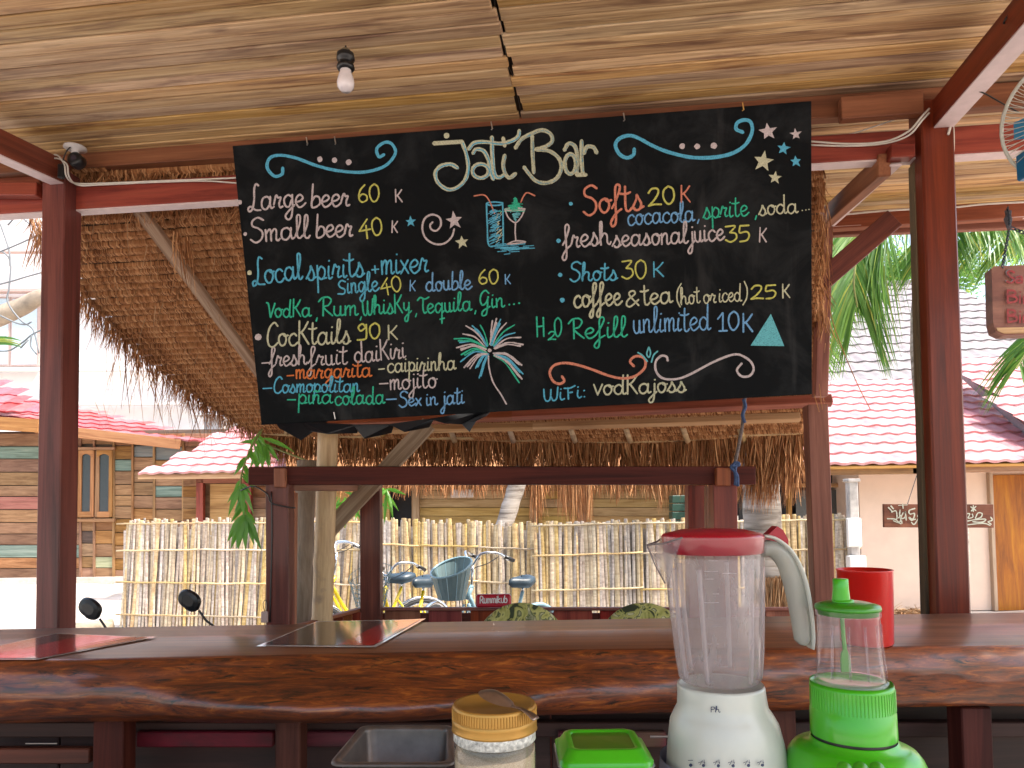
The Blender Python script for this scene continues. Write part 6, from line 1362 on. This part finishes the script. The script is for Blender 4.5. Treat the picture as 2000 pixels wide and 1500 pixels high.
# wall fan
fn_ = empty('wall_fan', P(2075, 225, 2.3), 'pale grey wire-caged fan with blue back, cut off by the right edge of the picture', 'fan')
C_ = P(2104, 222, 2.25); ax = Vector((-.62, -.74, -.28)).normalized(); e1 = ax.cross(Z).normalized(); e2 = e1.cross(ax); M_fw = plain('cream_wire', (.50, .50, .44), .4)
def fpnt(r, a, h): return C_+e1*(r*math.cos(a))+e2*(r*math.sin(a))+ax*h
mb = MB(); 
for i in range(64):
    a = 2*math.pi*i/64; mb.tube([fpnt(.04, a, .085), fpnt(.10, a+.06, .083), fpnt(.155, a+.10, .066), fpnt(.19, a+.12, .03), fpnt(.20, a+.12, 0)], .0013, 4, caps=False); mb.tube([fpnt(.20, a, 0), fpnt(.185, a, -.045), fpnt(.13, a, -.075), fpnt(.05, a, -.085)], .0013, 4, caps=False)
mb.build('cage', M_fw, fn_); mb = MB(); mb.tube([fpnt(.202, 2*math.pi*i/40, 0) for i in range(40)], .006, 6, closed=True); mb.tube([fpnt(.12, 2*math.pi*i/40, .082) for i in range(40)], .0018, 4, closed=True); mb.build('rim', M_fw, fn_, True)
for b_i in range(3):
    vs = []; 
    for j in range(6):
        r_ = .03+.14*j/5; a0 = b_i*2.094; wdt = .35+.25*math.sin(math.pi*j/5); vs += [fpnt(r_, a0-wdt*.5, .025), fpnt(r_, a0+wdt*.5, -.012)]
    mk('blade', vs, [(2*j, 2*j+1, 2*j+3, 2*j+2) for j in range(5)], plain('blue_translucent_blade', (.03, .20, .38), .3), fn_)
mb = MB(); Mx = Matrix((e1, e2, ax)).transposed(); mb.lathe([(.001, .09), (.035, .088), (.04, .075)], C_, 20, M=Mx); mb.build('hub_cap', M_fw, fn_, True)
mb = MB(); mb.lathe([(.05, -.08), (.058, -.10), (.055, -.16), (.03, -.19), (.001, -.19)], C_, 20, M=Mx); mb.build('motor', plain('blue_plastic', (.01, .13, .28), .35), fn_, True)
mb = MB(); mb.box(P(2006, 322, 2.34), (.018, .03, .045), b=.006); mb.build('switch_box', plain('blue_plastic_box', (.01, .13, .28), .35), fn_)
mb = MB(); mb.tube([C_-ax*.17, C_-ax*.2+Vector((.1, .15, -.06)), Vector((C_.x+.35, C_.y+.45, C_.z-.05))], .018, 8); mb.build('bracket', M_black, fn_, True)
# hanging carved sign at the right edge
hs2 = empty('hanging_wood_sign', P(1990, 590, 3.9), 'thick brown wooden sign with faded red lettering hanging from a chain at far right', 'sign'); YS = 3.9
vs = []; oc = [(1937, 524), (1942, 520), (2150, 512), (2155, 650), (1960, 655), (1945, 648), (1940, 630)]
n = len(oc); M_sign = wood('carved_sign_wood', (.09, .03, .016), (.19, .065, .032), (.28, .12, .06), .6, 0, .05, (2, 9, 9)); M_endg = M_tan
f0 = [P(x, y, YS) for x, y in oc]; f1 = [p_+Vector((.02, .09, -.0)) for p_ in f0]; mk('board', f0+f1, [tuple(range(n)), tuple(range(2*n-1, n-1, -1))]+[(i, (i+1) % n, n+(i+1) % n, n+i) for i in range(n)], M_sign, hs2)
mk('end_grain', [P(x, y, YS-.004) for x, y in ((1946, 640), (2155, 636), (2155, 648), (1962, 652), (1948, 646))], [(0, 1, 2, 3, 4)], M_tan, hs2)
M_let = plain('faded_red_lettering', (.24, .02, .02), .7, nz=.4, scale=40); M_let2 = plain('grey_lettering', (.13, .13, .14), .6)
fs_ = lambda px, py, off=0: P(px, py, YS-.006-off*2)
BL = {'S': (.9, ".8,1.7 .4,2 .1,1.6 .4,1.05 .8,.6 .5,0 .05,.25"), 'B': (.9, ".1,0 .1,2|.1,2 .6,1.9 .7,1.4 .1,1.05|.1,1.05 .75,.9 .8,.3 .1,0"), 'a': (.8, ".1,.9 .5,1.1 .7,.8 .7,0|.7,.55 .2,.55 .15,.1 .7,.1"), 'i': (.4, ".2,1.2 .2,0|.2,1.75 .22,1.78"), 'n': (.8, ".1,1.1 .1,0|.1,.8 .4,1.1 .65,.9 .65,0")}
Gs = dict(G); G.update(BL)
for (t_, y, mt, xh) in (('Sa', 552, M_let2, 12), ('Sa', 553, M_let, 12), ('Bin', 592, M_let, 12.5), ('Bin', 630, M_let, 12.5)): word(t_, 1966 if mt is M_let else 1964, y, 1966+len(t_)*18-4, y, xh, 'white', 4.6, 0, 'lettering', hs2, fs_, mt)
G.clear(); G.update(Gs)
M_chain = plain('dark_chain', (.05, .07, .10), .5, .6)
for px0, py0, px1, py1, nm in ((1968, 405, 1972, 440, 1), (1972, 440, 1958, 522, 1), (1975, 445, 2140, 512, 1)):
    a, b_ = P(px0, py0, 4.05 if nm else 3.9), P(px1, py1, YS); L_ = int((a-b_).length/.022); 
    gm = MB()
    for i in range(L_):
        c_ = a.lerp(b_, (i+.5)/L_); dd = (b_-a).normalized(); sd_ = dd.cross(Vector((0, 1, 0)) if i % 2 else Vector((1, 0, 0))).normalized(); gm.tube([c_+dd*(.015*math.cos(t*math.pi/4))+sd_*(.008*math.sin(t*math.pi/4)) for t in range(8)], .0032, 4, closed=True)
    gm.build('chain', M_chain, hs2)
gm = MB(); 
for i in range(7): gm.tube([P(1968+rnd(-7, 7), 412, 4.05), P(1970+rnd(-8, 8), 428, 4.02), P(1972+rnd(-4, 4), 445, 4.0)], .006, 5)
gm.build('cord_wrap', plain('frayed_cord', (.08, .08, .10), .9), hs2)
# graffiti board on the pink house
gs_ = empty('scrawled_sign', P(1832, 1008, 5.6), 'dark brown board with pale scrawled lettering hanging behind the right post', 'sign'); YG = 5.6
mb = MB(); a, b_ = P(1724, 984, YG), P(1940, 1031, YG); mb.box((a+b_)/2, ((b_.x-a.x)/2, .012, (a.z-b_.z)/2-.008), rot=Matrix.Rotation(R(.9), 3, 'Y'), b=.003); mb.build('board', wood('dark_sign_board', (.05, .02, .014), (.12, .045, .03), (.18, .07, .045), .7), gs_)
M_scr = plain('pale_marker', (.38, .38, .30), .7); fg = lambda px, py, off=0: P(px, py, YG-.016-off)
scr = [[(1735,991),(1742,998)],[(1740,988),(1745,994)],[(1733,1013),(1748,1014),(1757,1020),(1760,1006),(1754,1012)],[(1741,1000),(1750,998),(1752,1010),(1750,1016)],[(1758,996),(1757,1008),(1762,1022)],[(1764,1001),(1760,1012),(1768,1010),(1768,998),(1770,1016)],[(1755,987),(1772,986)],[(1763,984),(1764,993)],[(1787,993),(1776,997),(1777,1004),(1786,1003),(1783,1014),(1775,1010),(1780,1016),(1788,1014)],[(1795,994),(1798,1002),(1792,1008),(1798,1013),(1794,1020)],[(1745,1017),(1760,1023)],[(1780,1020),(1786,1024),(1795,1010)],
 [(1896,990),(1906,997)],[(1906,989),(1897,998)],[(1901,987),(1901,999)],[(1888,1003),(1894,1004),(1891,1012),(1900,1010),(1899,1004)],[(1905,1012),(1910,1002),(1918,1003),(1916,1010),(1906,1014)],[(1888,1018),(1905,1015),(1925,1014),(1918,1020),(1900,1019)],[(1935,1010),(1938,1016),(1930,1019),(1936,1024)],[(1889,1025),(1920,1022),(1934,1026)]]
ribbons('scrawl', scr, 2.3, M_scr, gs_, fg, jit=.3)
mb = MB(); mb.tube([P(1772, 986, YG), P(1800, 900, YG+.2), P(1830, 800, YG+.6)], .003, 5); mb.tube([P(1886, 981, YG), P(1830, 800, YG+.6)], .003, 5); mb.build('string', M_black, gs_)
# blue rope on the booth beam
rp = empty('blue_rope', P(1440, 920, 3.9), 'dark blue rope tied round the right end of the low booth beam', 'rope'); M_rope = plain('blue_rope', (.04, .07, .16), .8, nz=.4, scale=60)
mb = MB(); mb.tube(catmull([P(1455, 776, 4.1), P(1450, 830, 4.05), P(1443, 870, 4.0), P(1436, 905, 3.92)], 5), .010, 7); mb.build('hanging_length', plain('dusty_rope', (.14, .11, .10), .9, nz=.5, scale=50), rp, True)
for s0_ in (([(1452, 779), (1456, 795), (1450, 810), (1455, 826)]), ([(1436, 905), (1428, 912), (1434, 920), (1440, 930), (1441, 950)]), ([(1440, 905), (1436, 915), (1437, 935), (1436, 948)]), ([(1427, 910), (1444, 908), (1437, 903), (1430, 912)])): mb = MB(); mb.tube(catmull([P(x, y, 3.88) for x, y in s0_], 4), .009, 6); mb.build('knot_loop', M_rope, rp, True)
wv = empty('tie_wire', P(520, 975, 3.9), 'dark wire tying the hanging vine to the left booth post', 'wire'); cable([P(470, 958, 4.0), P(495, 950, 3.95), P(522, 965, 3.9), P(530, 982, 3.88), P(560, 990, 3.88), P(577, 992, 3.9)], .004, M_black, par=wv, name='strand')
w6 = empty('black_cable', P(531, 1050, 3.9), 'thin black cable ending in a small grey plug, hanging down the left booth post', 'cable'); cable([P(530, 960, 3.92), P(531, 1050, 3.92), P(527, 1215, 3.92)], .004, M_black, par=w6, name='strand')
mb = MB(); mb.box(P(517, 1205, 3.92), (.018, .01, .03), b=.004); mb.build('plug', M_frame, w6); cable([P(517, 1197, 3.92), P(514, 1180, 3.92), P(518, 1172, 3.92), P(522, 1180, 3.92), P(520, 1195, 3.92)], .002, M_black, par=w6, name='lead')
# straps of straw blowing at the far right post
vl = empty('loose_twine', P(1620, 600, 4.2), 'loose brown twine and straws hanging off the thatch beside the outer right post', 'twine')
for L_ in ([(1612, 560), (1630, 640), (1670, 740), (1700, 800)], [(1608, 450), (1620, 540), (1612, 650)], [(1600, 750), (1606, 800)], [(1590, 770), (1600, 805)]): cable([P(x, y, 4.15) for x, y in L_], .0025, M_thatch, par=vl, name='strand')
for o_ in list(bpy.data.objects):
    if o_.type == 'MESH' and not o_.data.polygons: bpy.data.objects.remove(o_)
